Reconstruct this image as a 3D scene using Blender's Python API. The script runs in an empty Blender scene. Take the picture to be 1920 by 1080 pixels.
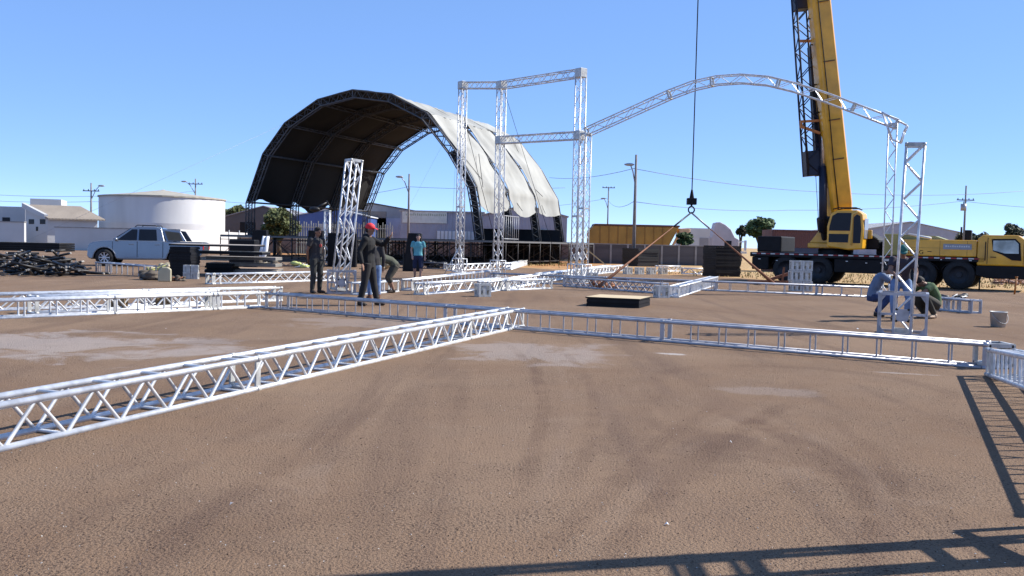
import bpy, bmesh, math, random
from mathutils import Vector, Matrix
random.seed(7)
V = Vector
sc = bpy.context.scene
COL = sc.collection
# ------------------------------------------------------------------ camera
F = 1700.0; CH = 1.5; PITCH = math.atan(85.0/F); ROLL = 0.022
fwd = V((0, math.cos(PITCH), -math.sin(PITCH))); r0 = V((1, 0, 0)); u0 = V((0, math.sin(PITCH), math.cos(PITCH)))
RT = r0*math.cos(ROLL) + u0*math.sin(ROLL); UP = u0*math.cos(ROLL) - r0*math.sin(ROLL)
CAM = V((0, 0, CH))
cd = bpy.data.cameras.new('camera'); cam = bpy.data.objects.new('camera', cd); COL.objects.link(cam)
m = Matrix((RT, UP, -fwd)).transposed().to_4x4(); m.translation = CAM
cam.matrix_world = m
cd.sensor_width = 36; cd.lens = 36*F/1920; cd.clip_start = 0.05; cd.clip_end = 6000
sc.camera = cam
# ------------------------------------------------------------------ world, sun, exposure
AZ = math.radians(77); EL = math.radians(40)          # azimuth clockwise from +Y
SUN = V((math.sin(AZ)*math.cos(EL), math.cos(AZ)*math.cos(EL), math.sin(EL)))
w = bpy.data.worlds.new('World'); sc.world = w; w.use_nodes = True
nt = w.node_tree; bg = nt.nodes['Background']
sky = nt.nodes.new('ShaderNodeTexSky'); sky.sky_type = 'NISHITA'; sky.sun_disc = False
sky.sun_elevation = EL; sky.sun_rotation = AZ; sky.air_density = 0.35; sky.dust_density = 0.0; sky.ozone_density = 3.0; sky.altitude = 3000
gm = nt.nodes.new('ShaderNodeGamma'); gm.inputs[1].default_value = 0.38
hs = nt.nodes.new('ShaderNodeHueSaturation'); hs.inputs['Saturation'].default_value = 1.8; hs.inputs['Value'].default_value = 3.48; hs.inputs['Hue'].default_value = 0.512
nt.links.new(sky.outputs[0], gm.inputs[0]); nt.links.new(gm.outputs[0], hs.inputs['Color']); nt.links.new(hs.outputs[0], bg.inputs[0]); bg.inputs[1].default_value = 0.13
ld = bpy.data.lights.new('sun', 'SUN'); ld.energy = 5.0; ld.angle = math.radians(0.5); ld.color = (1, 0.955, 0.88)
lo = bpy.data.objects.new('sun', ld); COL.objects.link(lo); lo.rotation_euler = (-SUN).to_track_quat('-Z', 'Y').to_euler(); lo.location = (0, 0, 80)
sc.view_settings.view_transform = 'Standard'; sc.view_settings.look = 'None'; sc.view_settings.gamma = 1; sc.view_settings.use_curve_mapping = False
sc.view_settings.exposure = 0.7
# ------------------------------------------------------------------ unprojection helpers (photo pixels, 1920 x 1080)
def ray(px, py): return fwd*F + RT*(px-960) - UP*(py-540)
def G(px, py, z=0.0):
    d = ray(px, py); t = (z-CH)/d.z; return CAM + d*t
def P(px, py, Y):
    d = ray(px, py); return CAM + d*(Y/d.y)
def PL(px, py, A, B):                                   # onto the vertical plane through A and B
    d = ray(px, py); n = V((B.y-A.y, A.x-B.x, 0)); t = (A-CAM).dot(n)/d.dot(n); return CAM + d*t
def g0(px, Y): p = P(px, 470, Y); return V((p.x, p.y, 0))
# ------------------------------------------------------------------ materials
MATS = {}
def mat(name, col, rough=0.6, metal=0.0, ns=3.0, na=0.12, bump=0.0, bs=30.0, spec=None, dark=None, streak=None, emit=None, coat=0.0):
    if name in MATS: return MATS[name]
    M = bpy.data.materials.new(name); M.use_nodes = True; t = M.node_tree; b = t.nodes['Principled BSDF']
    b.inputs['Roughness'].default_value = rough; b.inputs['Metallic'].default_value = metal
    if coat: b.inputs['Coat Weight'].default_value = coat
    if spec is not None: b.inputs['Specular IOR Level'].default_value = spec
    tc = t.nodes.new('ShaderNodeTexCoord'); n = t.nodes.new('ShaderNodeTexNoise'); n.inputs['Scale'].default_value = ns; n.inputs['Detail'].default_value = 6
    if streak:
        mp = t.nodes.new('ShaderNodeMapping'); mp.inputs['Scale'].default_value = streak
        t.links.new(tc.outputs['Object'], mp.inputs[0]); t.links.new(mp.outputs[0], n.inputs['Vector'])
    else: t.links.new(tc.outputs['Object'], n.inputs['Vector'])
    r = t.nodes.new('ShaderNodeValToRGB'); r.color_ramp.elements[0].position = 0.3; r.color_ramp.elements[1].position = 0.7
    c = V(col); d = V(dark) if dark else c*(1-na)
    r.color_ramp.elements[0].color = (*d, 1); r.color_ramp.elements[1].color = (*[min(1, x*(1+na*0.6)) for x in c], 1)
    t.links.new(n.outputs['Fac'], r.inputs[0]); t.links.new(r.outputs[0], b.inputs['Base Color'])
    if bump:
        n2 = t.nodes.new('ShaderNodeTexNoise'); n2.inputs['Scale'].default_value = bs; n2.inputs['Detail'].default_value = 4
        t.links.new(tc.outputs['Object'], n2.inputs['Vector'])
        bp = t.nodes.new('ShaderNodeBump'); bp.inputs['Strength'].default_value = bump; bp.inputs['Distance'].default_value = 0.02
        t.links.new(n2.outputs['Fac'], bp.inputs['Height']); t.links.new(bp.outputs[0], b.inputs['Normal'])
    MATS[name] = M; return M
def ribbed(name, col, scale, axis='X', rough=0.5, metal=0.2, depth=0.6, na=0.15):
    M = mat(name, col, rough, metal, ns=0.7, na=na); t = M.node_tree; b = t.nodes['Principled BSDF']
    tc = t.nodes.new('ShaderNodeTexCoord'); wv = t.nodes.new('ShaderNodeTexWave'); wv.bands_direction = axis; wv.inputs['Scale'].default_value = scale
    t.links.new(tc.outputs['Object'], wv.inputs['Vector'])
    bp = t.nodes.new('ShaderNodeBump'); bp.inputs['Strength'].default_value = depth; bp.inputs['Distance'].default_value = 0.05
    t.links.new(wv.outputs['Fac'], bp.inputs['Height']); t.links.new(bp.outputs[0], b.inputs['Normal']); return M
ALU = mat('aluminium', (0.68, 0.69, 0.70), 0.36, 0.35, ns=9, na=0.3)
ALUD = mat('aluminium_weathered', (0.40, 0.40, 0.43), 0.42, 0.5, ns=5, na=0.3)
ALUP = mat('aluminium_plate', (0.50, 0.50, 0.48), 0.45, 0.3, ns=9, na=0.3)
STEEL = mat('galvanised_steel', (0.34, 0.35, 0.37), 0.5, 0.4, ns=5, na=0.25)
BLK = mat('black_paint', (0.007, 0.007, 0.009), 0.6, 0, ns=3, na=0.5, spec=0.25)
BLKS = mat('black_steel', (0.02, 0.018, 0.018), 0.5, 0.3, ns=8, na=0.6)
RUB = mat('rubber', (0.016, 0.016, 0.017), 0.85, 0, ns=10, na=0.4, bump=0.4, bs=40)
NAVY = mat('navy_steel', (0.012, 0.016, 0.035), 0.5, 0.2, ns=3, na=0.3)
YEL = mat('yellow_paint', (0.76, 0.38, 0.02), 0.38, 0, ns=1.2, na=0.3, coat=0.3)
ORG = mat('orange_paint', (0.50, 0.17, 0.03), 0.5, 0, ns=3, na=0.3)
WHT = mat('white_paint', (0.74, 0.75, 0.76), 0.7, 0, ns=0.8, na=0.1)
WALLW = mat('white_render', (0.52, 0.52, 0.52), 0.9, 0, ns=0.5, na=0.10, bump=0.2, bs=6)
GLS = mat('dark_glass', (0.012, 0.016, 0.025), 0.25, 0, na=0.1, spec=0.2)
GLL = mat('pale_glass', (0.42, 0.5, 0.5), 0.1, 0, ns=2, na=0.5)
SIL = mat('silver_car_paint', (0.22, 0.24, 0.28), 0.22, 0.6, ns=1, na=0.04, coat=0.6)
RUST = mat('rusty_strap', (0.22, 0.085, 0.04), 0.8, 0, ns=6, na=0.4)
PLY = mat('plywood', (0.55, 0.43, 0.26), 0.75, 0, ns=2, na=0.2, streak=(1, 9, 1))
WOOD = mat('raw_timber', (0.30, 0.20, 0.10), 0.8, 0, ns=3, na=0.4, streak=(1, 12, 12))
CONC = mat('concrete', (0.30, 0.29, 0.28), 0.9, 0, ns=2, na=0.25)
BARK = mat('bark', (0.09, 0.07, 0.05), 0.9, 0, ns=8, na=0.4)
# ------------------------------------------------------------------ mesh builder
ROOTM = {}
def rootm(o):
    while o.parent: o = o.parent
    return ROOTM.get(o.name, Matrix.Identity(4))
class MB:
    def __init__(s): s.v = []; s.f = []; s.sm = []; s.mi = []; s.cur = 0
    def add(s, vs, fs, smooth=False):
        k = len(s.v); s.v += [V(p) for p in vs]
        for f in fs: s.f.append([i+k for i in f]); s.sm.append(smooth); s.mi.append(s.cur)
        return s
    def box(s, c, d, ax=None):
        c = V(c); hx, hy, hz = d[0]/2, d[1]/2, d[2]/2
        X, Y, Z = ax if ax else (V((1, 0, 0)), V((0, 1, 0)), V((0, 0, 1)))
        vs = [c+X*(a*hx)+Y*(b*hy)+Z*(e*hz) for e in (-1, 1) for b in (-1, 1) for a in (-1, 1)]
        return s.add(vs, [(0, 2, 3, 1), (4, 5, 7, 6), (0, 1, 5, 4), (2, 6, 7, 3), (0, 4, 6, 2), (1, 3, 7, 5)])
    def bx(s, x0, x1, y0, y1, z0, z1): return s.box(((x0+x1)/2, (y0+y1)/2, (z0+z1)/2), (abs(x1-x0), abs(y1-y0), abs(z1-z0)))
    def bar(s, a, b, wd, h, side=None):
        a = V(a); b = V(b); t = (b-a).normalized(); sd = V(side) if side else V((0, 0, 1))
        n = t.cross(sd)
        if n.length < 1e-4: n = t.cross(V((0, 1, 0)))
        n.normalize(); q = n.cross(t)
        return s.box((a+b)/2, ((b-a).length, wd, h), (t, n, q))
    def tube(s, pts, r, n=8, cap=True, up=None, flat=1.0):
        pts = [V(p) for p in pts]
        if not isinstance(r, (list, tuple)): r = [r]*len(pts)
        ts = []
        for i in range(len(pts)):
            a = pts[max(0, i-1)]; b = pts[min(len(pts)-1, i+1)]; ts.append((b-a).normalized())
        u = V(up) if up is not None else (V((0, 0, 1)) if abs(ts[0].z) < 0.9 else V((1, 0, 0)))
        vs = []; fs = []
        for i, p in enumerate(pts):
            t = ts[i]; x = u - t*u.dot(t)
            if x.length < 1e-4: x = t.orthogonal()
            x.normalize(); y = t.cross(x); u = x
            ri = r[i]; ra, rb = ri if isinstance(ri, (tuple, list)) else (ri, ri*flat)
            vs += [p + x*(math.cos(2*math.pi*k/n)*ra) + y*(math.sin(2*math.pi*k/n)*rb) for k in range(n)]
        for i in range(len(pts)-1):
            for k in range(n):
                a = i*n+k; b = i*n+(k+1) % n; fs.append((a, b, b+n, a+n))
        k0 = len(s.f); s.add(vs, fs, True)
        if cap:
            k = len(s.v)-len(vs)
            s.f.append([k+i for i in reversed(range(n))]); s.sm.append(False); s.mi.append(s.cur)
            s.f.append([k+(len(pts)-1)*n+i for i in range(n)]); s.sm.append(False); s.mi.append(s.cur)
        return s
    def ell(s, c, r, n=12, m_=8, ax=None):
        c = V(c); X, Y, Z = ax if ax else (V((1, 0, 0)), V((0, 1, 0)), V((0, 0, 1))); vs = []; fs = []
        for i in range(1, m_):
            th = math.pi*i/m_
            for k in range(n):
                ph = 2*math.pi*k/n
                vs.append(c+X*(r[0]*math.sin(th)*math.cos(ph))+Y*(r[1]*math.sin(th)*math.sin(ph))+Z*(r[2]*math.cos(th)))
        vs += [c+Z*r[2], c-Z*r[2]]; T = len(vs)-2; B = T+1
        for i in range(m_-2):
            for k in range(n):
                a = i*n+k; b = i*n+(k+1) % n; fs.append((a, a+n, b+n, b))
        for k in range(n): fs.append((T, k, (k+1) % n)); fs.append((B, (m_-2)*n+(k+1) % n, (m_-2)*n+k))
        return s.add(vs, fs, True)
    def prism(s, pts, th):
        pts = [V(p) for p in pts]; th = V(th); n = len(pts)
        fs = [tuple(reversed(range(n))), tuple(range(n, 2*n))]+[(i, (i+1) % n, (i+1) % n+n, i+n) for i in range(n)]
        return s.add(pts+[p+th for p in pts], fs)
    def lathe(s, c, prof, n=24, ax=None, smooth=True):
        c = V(c); X, Y, Z = ax if ax else (V((1, 0, 0)), V((0, 1, 0)), V((0, 0, 1))); vs = []; fs = []
        for (r, z) in prof:
            vs += [c+X*(r*math.cos(2*math.pi*k/n))+Y*(r*math.sin(2*math.pi*k/n))+Z*z for k in range(n)]
        for i in range(len(prof)-1):
            for k in range(n):
                a = i*n+k; b = i*n+(k+1) % n; fs.append((a, b, b+n, a+n))
        return s.add(vs, fs, smooth)
    def build(s, name, material, parent=None, world=False, bevel=0, seg=1, remesh=0, smooth_all=None):
        me = bpy.data.meshes.new(name); vs = s.v
        if world and parent is not None:
            inv = rootm(parent).inverted(); vs = [inv @ p for p in vs]
        me.from_pydata([tuple(p) for p in vs], [], s.f)
        mats = material if isinstance(material, (list, tuple)) else [material]
        for q in mats: me.materials.append(q)
        for i, p in enumerate(me.polygons): p.use_smooth = s.sm[i] if smooth_all is None else smooth_all; p.material_index = s.mi[i] if len(mats) > 1 else 0
        me.validate(); me.update()
        bm = bmesh.new(); bm.from_mesh(me); bmesh.ops.recalc_face_normals(bm, faces=bm.faces); bm.to_mesh(me); bm.free()
        o = bpy.data.objects.new(name, me); COL.objects.link(o)
        if parent is not None: o.parent = parent
        if remesh:
            md = o.modifiers.new('fuse', 'REMESH'); md.mode = 'VOXEL'; md.voxel_size = remesh; md.use_smooth_shade = True
            sm = o.modifiers.new('soften', 'SMOOTH'); sm.factor = 0.6; sm.iterations = 4
        if bevel:
            md = o.modifiers.new('bevel', 'BEVEL'); md.width = bevel; md.segments = seg; md.limit_method = 'ANGLE'; md.angle_limit = math.radians(35)
        return o
def tag(o, label=None, cat=None, group=None, kind=None):
    if label: o['label'] = label
    if cat: o['category'] = cat
    if group: o['group'] = group
    if kind: o['kind'] = kind
    return o
def thing(name, label, cat, loc=(0, 0, 0), rz=0.0, group=None):
    o = bpy.data.objects.new(name, None); COL.objects.link(o); o.location = loc; o.rotation_euler = (0, 0, rz); o.empty_display_size = 0.2
    ROOTM[o.name] = Matrix.Translation(V(loc)) @ Matrix.Rotation(rz, 4, 'Z'); return tag(o, label, cat, group)
def copy_tree(src, loc, rz, label=None):
    c = src.copy(); COL.objects.link(c); c.location = loc; c.rotation_euler = (0, 0, rz)
    if label: c['label'] = label
    for ch in src.children:
        d = ch.copy(); COL.objects.link(d); d.parent = c
        for g in ch.children:
            e = g.copy(); COL.objects.link(e); e.parent = d
    return c
# ------------------------------------------------------------------ ground
def ground_mat():
    M = bpy.data.materials.new('ground_surface'); M.use_nodes = True; t = M.node_tree; N = t.nodes; L = t.links; b = N['Principled BSDF']
    b.inputs['Roughness'].default_value = 0.92; b.inputs['Specular IOR Level'].default_value = 0.12
    tc = N.new('ShaderNodeTexCoord'); O = tc.outputs['Object']
    def noise(scale, det=4, rough=0.5, mapping=None, dist=0):
        n = N.new('ShaderNodeTexNoise'); n.inputs['Scale'].default_value = scale; n.inputs['Detail'].default_value = det; n.inputs['Roughness'].default_value = rough; n.inputs['Distortion'].default_value = dist
        if mapping:
            mp = N.new('ShaderNodeMapping'); mp.inputs['Rotation'].default_value = (0, 0, mapping[0]); mp.inputs['Scale'].default_value = mapping[1]
            L.new(O, mp.inputs[0]); L.new(mp.outputs[0], n.inputs['Vector'])
        else: L.new(O, n.inputs['Vector'])
        return n.outputs['Fac']
    def mr(x, a, b_, c=0.0, d=1.0, smooth=True):
        q = N.new('ShaderNodeMapRange'); q.interpolation_type = 'SMOOTHSTEP' if smooth else 'LINEAR'
        q.inputs['From Min'].default_value = a; q.inputs['From Max'].default_value = b_; q.inputs['To Min'].default_value = c; q.inputs['To Max'].default_value = d; L.new(x, q.inputs['Value']); return q.outputs[0]
    def mth(op, x, y):
        q = N.new('ShaderNodeMath'); q.operation = op
        for i, z in enumerate((x, y)):
            if isinstance(z, (int, float)): q.inputs[i].default_value = z
            else: L.new(z, q.inputs[i])
        return q.outputs[0]
    def mix(f, a, c, bt='MIX'):
        q = N.new('ShaderNodeMix'); q.data_type = 'RGBA'; q.blend_type = bt
        if isinstance(f, (int, float)): q.inputs[0].default_value = f
        else: L.new(f, q.inputs[0])
        for i, z in ((6, a), (7, c)):
            if isinstance(z, tuple): q.inputs[i].default_value = (*z, 1)
            else: L.new(z, q.inputs[i])
        return q.outputs[2]
    big = noise(0.22, 5, 0.55, None, 0.5); mid = noise(1.3, 6, 0.65); fine = noise(56, 3, 0.65); grit = noise(85, 4, 0.85)
    tracks = noise(1.0, 4, 0.6, (0.45, (1.5, 0.16, 1)), 0.6)
    tracks2 = noise(1.0, 4, 0.6, (-0.75, (1.3, 0.14, 1)), 0.8)
    asph = mix(mr(big, 0.32, 0.68), (0.186, 0.117, 0.073), (0.238, 0.160, 0.105))
    asph = mix(mr(mid, 0.35, 0.75, 0, 0.55), asph, (0.230, 0.160, 0.109))
    asph = mix(mr(tracks, 0.52, 0.66, 0, 0.42), asph, (0.135, 0.088, 0.062))
    asph = mix(mr(tracks2, 0.55, 0.70, 0, 0.34), asph, (0.145, 0.095, 0.07))
    asph = mix(mr(noise(0.55, 5, 0.6, None, 1.2), 0.62, 0.74, 0, 0.22), asph, (0.30, 0.225, 0.17))
    # coarse chips: dark pits clustered where the surface is worn
    pit = mth('MULTIPLY', mr(fine, 0.535, 0.60), mr(mth('ADD', mid, mth('MULTIPLY', tracks, .4)), 0.55, 0.80, 0.25, 1.0))
    asph = mix(mth('MULTIPLY', mth('MULTIPLY', pit, mr(noise(0.8, 4, .6), .35, .62, .35, 1)), 0.9), asph, (0.05, 0.028, 0.02))
    asph = mix(mth('MULTIPLY', mr(grit, 0.56, 0.66), 0.45), asph, (0.34, 0.26, 0.20))
    vor = N.new('ShaderNodeTexVoronoi'); vor.inputs['Scale'].default_value = 30; L.new(O, vor.inputs['Vector'])
    asph = mix(mth('MULTIPLY', mr(vor.outputs['Distance'], 0.10, 0.22, 1, 0), 0.55), asph, (0.06, 0.04, 0.03))
    # pale dusty spills with their own outline
    geo = N.new('ShaderNodeSeparateXYZ'); L.new(O, geo.inputs[0])
    nz = noise(1.1, 5, 0.65, None, 0.6)
    def patch(c, ax_, ay_, rot=0.0, amt=0.6, col=(0.36, 0.32, 0.30), cur=None):
        mp = N.new('ShaderNodeMapping'); mp.vector_type = 'TEXTURE'; mp.inputs['Location'].default_value = (c.x, c.y, 0); mp.inputs['Rotation'].default_value = (0, 0, rot); mp.inputs['Scale'].default_value = (ax_, ay_, 1)
        L.new(O, mp.inputs[0]); ln = N.new('ShaderNodeVectorMath'); ln.operation = 'LENGTH'; L.new(mp.outputs[0], ln.inputs[0])
        q = mth('ADD', ln.outputs['Value'], mth('MULTIPLY', mth('SUBTRACT', nz, 0.5), 3.4))
        return mix(mr(q, 0.55, 1.15, amt, 0), cur, col)
    asph = patch(G(70, 645), 2.5, 1.5, -0.1, 0.55, cur=asph)
    asph = patch(G(985, 660), 1.1, 1.2, 0.3, 0.42, cur=asph)
    asph = patch(G(700, 605), 1.6, 1.0, 0.1, 0.3, cur=asph)
    asph = patch(G(1440, 733), 0.5, 0.3, 0.1, 0.22, cur=asph)
    asph = patch(G(1250, 663), 0.28, 0.10, -0.3, 0.6, (0.5, 0.47, 0.45), cur=asph)
    asph = patch(G(1690, 700), 0.4, 0.08, -0.3, 0.3, (0.5, 0.47, 0.45), cur=asph)
    # tyre tracks: arcs across the yard, broken up by noise
    def arc(p1, p2, p3, hw, amt, col, cur):
        ax_, ay_, bx_, by_, cx_, cy_ = p1.x, p1.y, p2.x, p2.y, p3.x, p3.y
        d = 2*(ax_*(by_-cy_)+bx_*(cy_-ay_)+cx_*(ay_-by_)); ux = ((ax_**2+ay_**2)*(by_-cy_)+(bx_**2+by_**2)*(cy_-ay_)+(cx_**2+cy_**2)*(ay_-by_))/d; uy = ((ax_**2+ay_**2)*(cx_-bx_)+(bx_**2+by_**2)*(ax_-cx_)+(cx_**2+cy_**2)*(bx_-ax_))/d
        R = math.hypot(ax_-ux, ay_-uy); sv = N.new('ShaderNodeVectorMath'); sv.operation = 'DISTANCE'; sv.inputs[1].default_value = (ux, uy, 0); L.new(O, sv.inputs[0])
        e = mth('ABSOLUTE', mth('ADD', mth('SUBTRACT', sv.outputs['Value'], R), mth('MULTIPLY', mth('SUBTRACT', big, .5), .5)), 0)
        k = mth('MULTIPLY', mr(e, hw*.35, hw, 1, 0), mr(mid, .36, .6, .15, 1))
        mp = N.new('ShaderNodeVectorMath'); mp.operation = 'DISTANCE'; mp.inputs[1].default_value = (bx_, by_, 0); L.new(O, mp.inputs[0]); Ls_ = max((p1-p2).length, (p3-p2).length)
        k = mth('MULTIPLY', k, mr(mp.outputs['Value'], Ls_*.7, Ls_*1.25, 1, 0)); return mix(mth('MULTIPLY', k, amt), cur, col)
    DKT = (0.105, 0.062, 0.042)
    for (a_, b_2, c_, hw, am, cl) in (((1460, 770), (1330, 850), (1150, 1040), .16, .55, DKT), ((1330, 770), (1210, 850), (1020, 1040), .14, .4, DKT), ((1400, 790), (1560, 870), (1640, 1050), .20, .6, DKT), ((1560, 790), (1640, 860), (1700, 980), .13, .45, DKT),
        ((960, 650), (1015, 730), (1000, 880), .12, .5, DKT), ((1060, 660), (1110, 740), (1090, 900), .10, .35, DKT), ((1250, 700), (1500, 690), (1760, 760), .22, .35, DKT), ((700, 760), (520, 880), (250, 1070), .18, .3, DKT), ((560, 770), (330, 880), (20, 1060), .18, .28, DKT), ((1100, 560), (1400, 590), (1750, 640), .3, .4, DKT), ((300, 620), (480, 640), (700, 625), .3, .3, DKT),
        ((1390, 780), (1270, 850), (1090, 1040), .12, .2, (0.28, 0.20, 0.145)), ((1480, 800), (1600, 870), (1670, 1010), .10, .2, (0.28, 0.20, 0.145)), ((1010, 650), (1062, 735), (1045, 890), .08, .2, (0.28, 0.20, 0.15))):
        asph = arc(G(*a_), G(*b_2), G(*c_), hw*.8, am*.75, cl, asph)
    # dark scuffs
    for (px, py, a, c, r, am) in ((1300, 860, 1.3, .25, .9, .45), (1180, 800, 1.6, .22, 1.35, .35), (1500, 860, 1.5, .3, 2.2, .4), (450, 960, .5, .8, 0, .3), (620, 640, 3, .3, .35, .4), (1480, 625, 1.8, .3, -.1, .35), (1330, 640, 2.2, .35, -.3, .3)):
        asph = patch(G(px, py), a, c, r, am*.65, (0.10, 0.062, 0.045), cur=asph)
    # bare soil and dry grass beyond the paved yard
    soil = mix(mr(noise(0.4, 6, 0.6), 0.4, 0.62), (0.38, 0.16, 0.065), (0.46, 0.30, 0.15))
    soil = mix(mr(noise(2.2, 6, 0.7), 0.52, 0.68, 0, 0.8), soil, (0.30, 0.27, 0.10))
    red = mr(geo.outputs['X'], 6, 15)
    tan = mix(mr(noise(0.8, 6, 0.65), 0.4, 0.65), (0.46, 0.33, 0.17), (0.36, 0.21, 0.10))
    soil = mix(red, soil, tan)
    ssum = mth('ADD', mth('ADD', geo.outputs['X'], geo.outputs['Y']), mth('MULTIPLY', mth('SUBTRACT', noise(0.5, 5), 0.5), 6))
    col = mix(mr(ssum, 54.5, 56), asph, soil)
    L.new(col, b.inputs['Base Color'])
    bp = N.new('ShaderNodeBump'); bp.inputs['Strength'].default_value = 1.0; bp.inputs['Distance'].default_value = 0.02
    L.new(mth('ADD', fine, mth('MULTIPLY', mid, 1.5)), bp.inputs['Height']); L.new(bp.outputs[0], b.inputs['Normal'])
    return M
g = MB(); g.add([(-2500, -200, 0), (2500, -200, 0), (2500, 4500, 0), (-2500, 4500, 0)], [(0, 1, 2, 3)])
tag(g.build('ground', ground_mat()), kind='structure')
# loose chips on the yard: uncountable
st = MB()
for i in range(9000):
    px = random.uniform(-80, 2000); py = 560 + 560*(random.random()**0.9); c = G(px, py)
    r = random.uniform(0.0018, 0.0065)
    q = [V((random.uniform(-1, 1), random.uniform(-1, 1), random.uniform(0, .8))).normalized()*r*random.uniform(.7, 1.2) for _ in range(5)]
    st.cur = 1 if random.random() < 0.10 else 0
    st.add([c+v for v in q]+[c+V((0, 0, r))], [(0, 1, 5), (1, 2, 5), (2, 3, 5), (3, 4, 5), (4, 0, 5), (0, 2, 4)])
tag(st.build('gravel', [mat('chip_brown', (0.10, 0.065, 0.045), 0.9, ns=40, na=0.6), mat('chip_pale', (0.55, 0.52, 0.48), 0.8)]), 'loose brown and pale gravel scattered over the yard surface', 'gravel', kind='stuff')
gr = MB()
for i in range(5200):
    if i < 2800: px = random.uniform(1090, 1925); Y = random.uniform(39, 56)
    else: px = random.uniform(480, 1100); Y = random.uniform(60, 72)
    c = g0(px, Y)
    if c.x+c.y < 56.5: continue
    h = random.uniform(0.04, 0.16); a = random.uniform(0, 6.28); wv = V((math.cos(a), math.sin(a), 0))*0.03
    gr.cur = random.randint(0, 1)
    gr.add([c-wv, c+wv, c+V((random.uniform(-.05, .05), random.uniform(-.05, .05), h))], [(0, 1, 2)])
tag(gr.build('dry_grass', [mat('straw_grass', (0.40, 0.30, 0.13), 0.9), mat('green_grass', (0.16, 0.16, 0.05), 0.9)]), 'dry tufts of grass on the bare soil beyond the yard', 'grass', kind='stuff')
# ------------------------------------------------------------------ truss
def truss(root, pts, h, wd=0.3, r=0.025, rb=0.013, side='zig', top='rung', pitch=0.36, plates=(), matl=None, sub=None, ht=None, n=6, ends=True, plate='ring', name='chord'):
    """box truss along pts (world). h: constant side axis. sub: None -> parts of root; else a part called sub with bracing below"""
    matl = matl or ALU; ht = ht or wd; h = V(h).normalized(); pts = [V(p) for p in pts]
    S = [0]
    for a, b in zip(pts, pts[1:]): S.append(S[-1]+(b-a).length)
    Lg = S[-1]; vs = []
    for i in range(len(pts)):
        t1 = (pts[min(i+1, len(pts)-1)]-pts[max(i-1, 0)]).normalized(); vs.append(t1.cross(h).normalized())
    def at(s, a, b):
        s = max(0, min(Lg, s)); i = 0
        while i < len(S)-2 and S[i+1] < s: i += 1
        f = (s-S[i])/(S[i+1]-S[i]); c = pts[i].lerp(pts[i+1], f); v = vs[i].lerp(vs[i+1], f).normalized()
        return c + h*(a*wd/2) + v*(b*ht/2)
    chords = []
    for a in (-1, 1):
        for b in (-1, 1):
            q = MB(); q.tube([at(s, a, b) for s in S], r, n); chords.append(q)
    br = MB()
    def zig(f0, f1):
        k = max(2, round(Lg/pitch)); prev = f0(0)
        for i in range(1, k+1):
            p = (f1 if i % 2 else f0)(Lg*i/k); br.tube([prev, p], rb, 5, cap=False); prev = p
    def rung(f0, f1, step):
        k = max(1, round(Lg/step))
        for i in range(k+1): br.tube([f0(Lg*i/k), f1(Lg*i/k)], rb, 5, cap=False)
    for a in (-1, 1):
        f0 = lambda s, a=a: at(s, a, -1); f1 = lambda s, a=a: at(s, a, 1)
        if side == 'zig': zig(f0, f1)
        else: rung(f0, f1, pitch*1.25)
    for b in (-1, 1):
        f0 = lambda s, b=b: at(s, -1, b); f1 = lambda s, b=b: at(s, 1, b)
        if top == 'zig': zig(f0, f1)
        else: rung(f0, f1, pitch*2)
    pl = []
    PM = ALUD if matl is ALUD else ALUP
    st_ = list(plates) + ([0.02, Lg-0.02] if ends else [])
    for s in st_:
        q = MB(); cs = [at(s, a, b) for a, b in ((-1, -1), (1, -1), (1, 1), (-1, 1))]
        t = (at(min(Lg, s+.05), 0, 0)-at(max(0, s-.05), 0, 0)).normalized()
        for i in range(4): q.bar(cs[i], cs[(i+1) % 4], 0.07, 0.022, side=(cs[i]-(cs[0]+cs[2])/2))
        if sub is None:
            for p_ in cs: q.tube([p_-t*.03, p_+t*.03], r*1.22, 8)
        if plate == 'solid' : q.bar((cs[0]+cs[1])/2, (cs[2]+cs[3])/2, wd*.92, 0.02, side=t)
        pl.append(q)
    if sub is None:
        for q in chords: q.build('chord', matl, root, world=True)
        br.build('bracing', matl, root, world=True)
        for q in pl: q.build('end_plate', PM, root, world=True)
        return None
    m_ = MB()
    for q in chords:
        k = len(m_.v); m_.v += q.v; m_.f += [[i+k for i in f] for f in q.f]; m_.sm += q.sm; m_.mi += q.mi
    o = m_.build(sub, matl, root, world=True); br.build('bracing', matl, o, world=True)
    for q in pl: q.build('end_plate', PM, o, world=True)
    return o
def lying(label, a, b, zc=0.165, **k):
    """truss on the ground from pixel a to pixel b (centre line base)"""
    A = G(*a); B = G(*b); d = (B-A); h = V((-d.y, d.x, 0)).normalized()
    root = thing(k.pop('name', 'box_truss'), label, 'truss', (A+B)/2, math.atan2(d.y, d.x), k.pop('group', 'aluminium box trusses laid out on the yard'))
    za = k.pop('za', 0); zb = k.pop('zb', 0)
    truss(root, [A+V((0, 0, zc+za)), B+V((0, 0, zc+zb))], h, **k); return root
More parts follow.
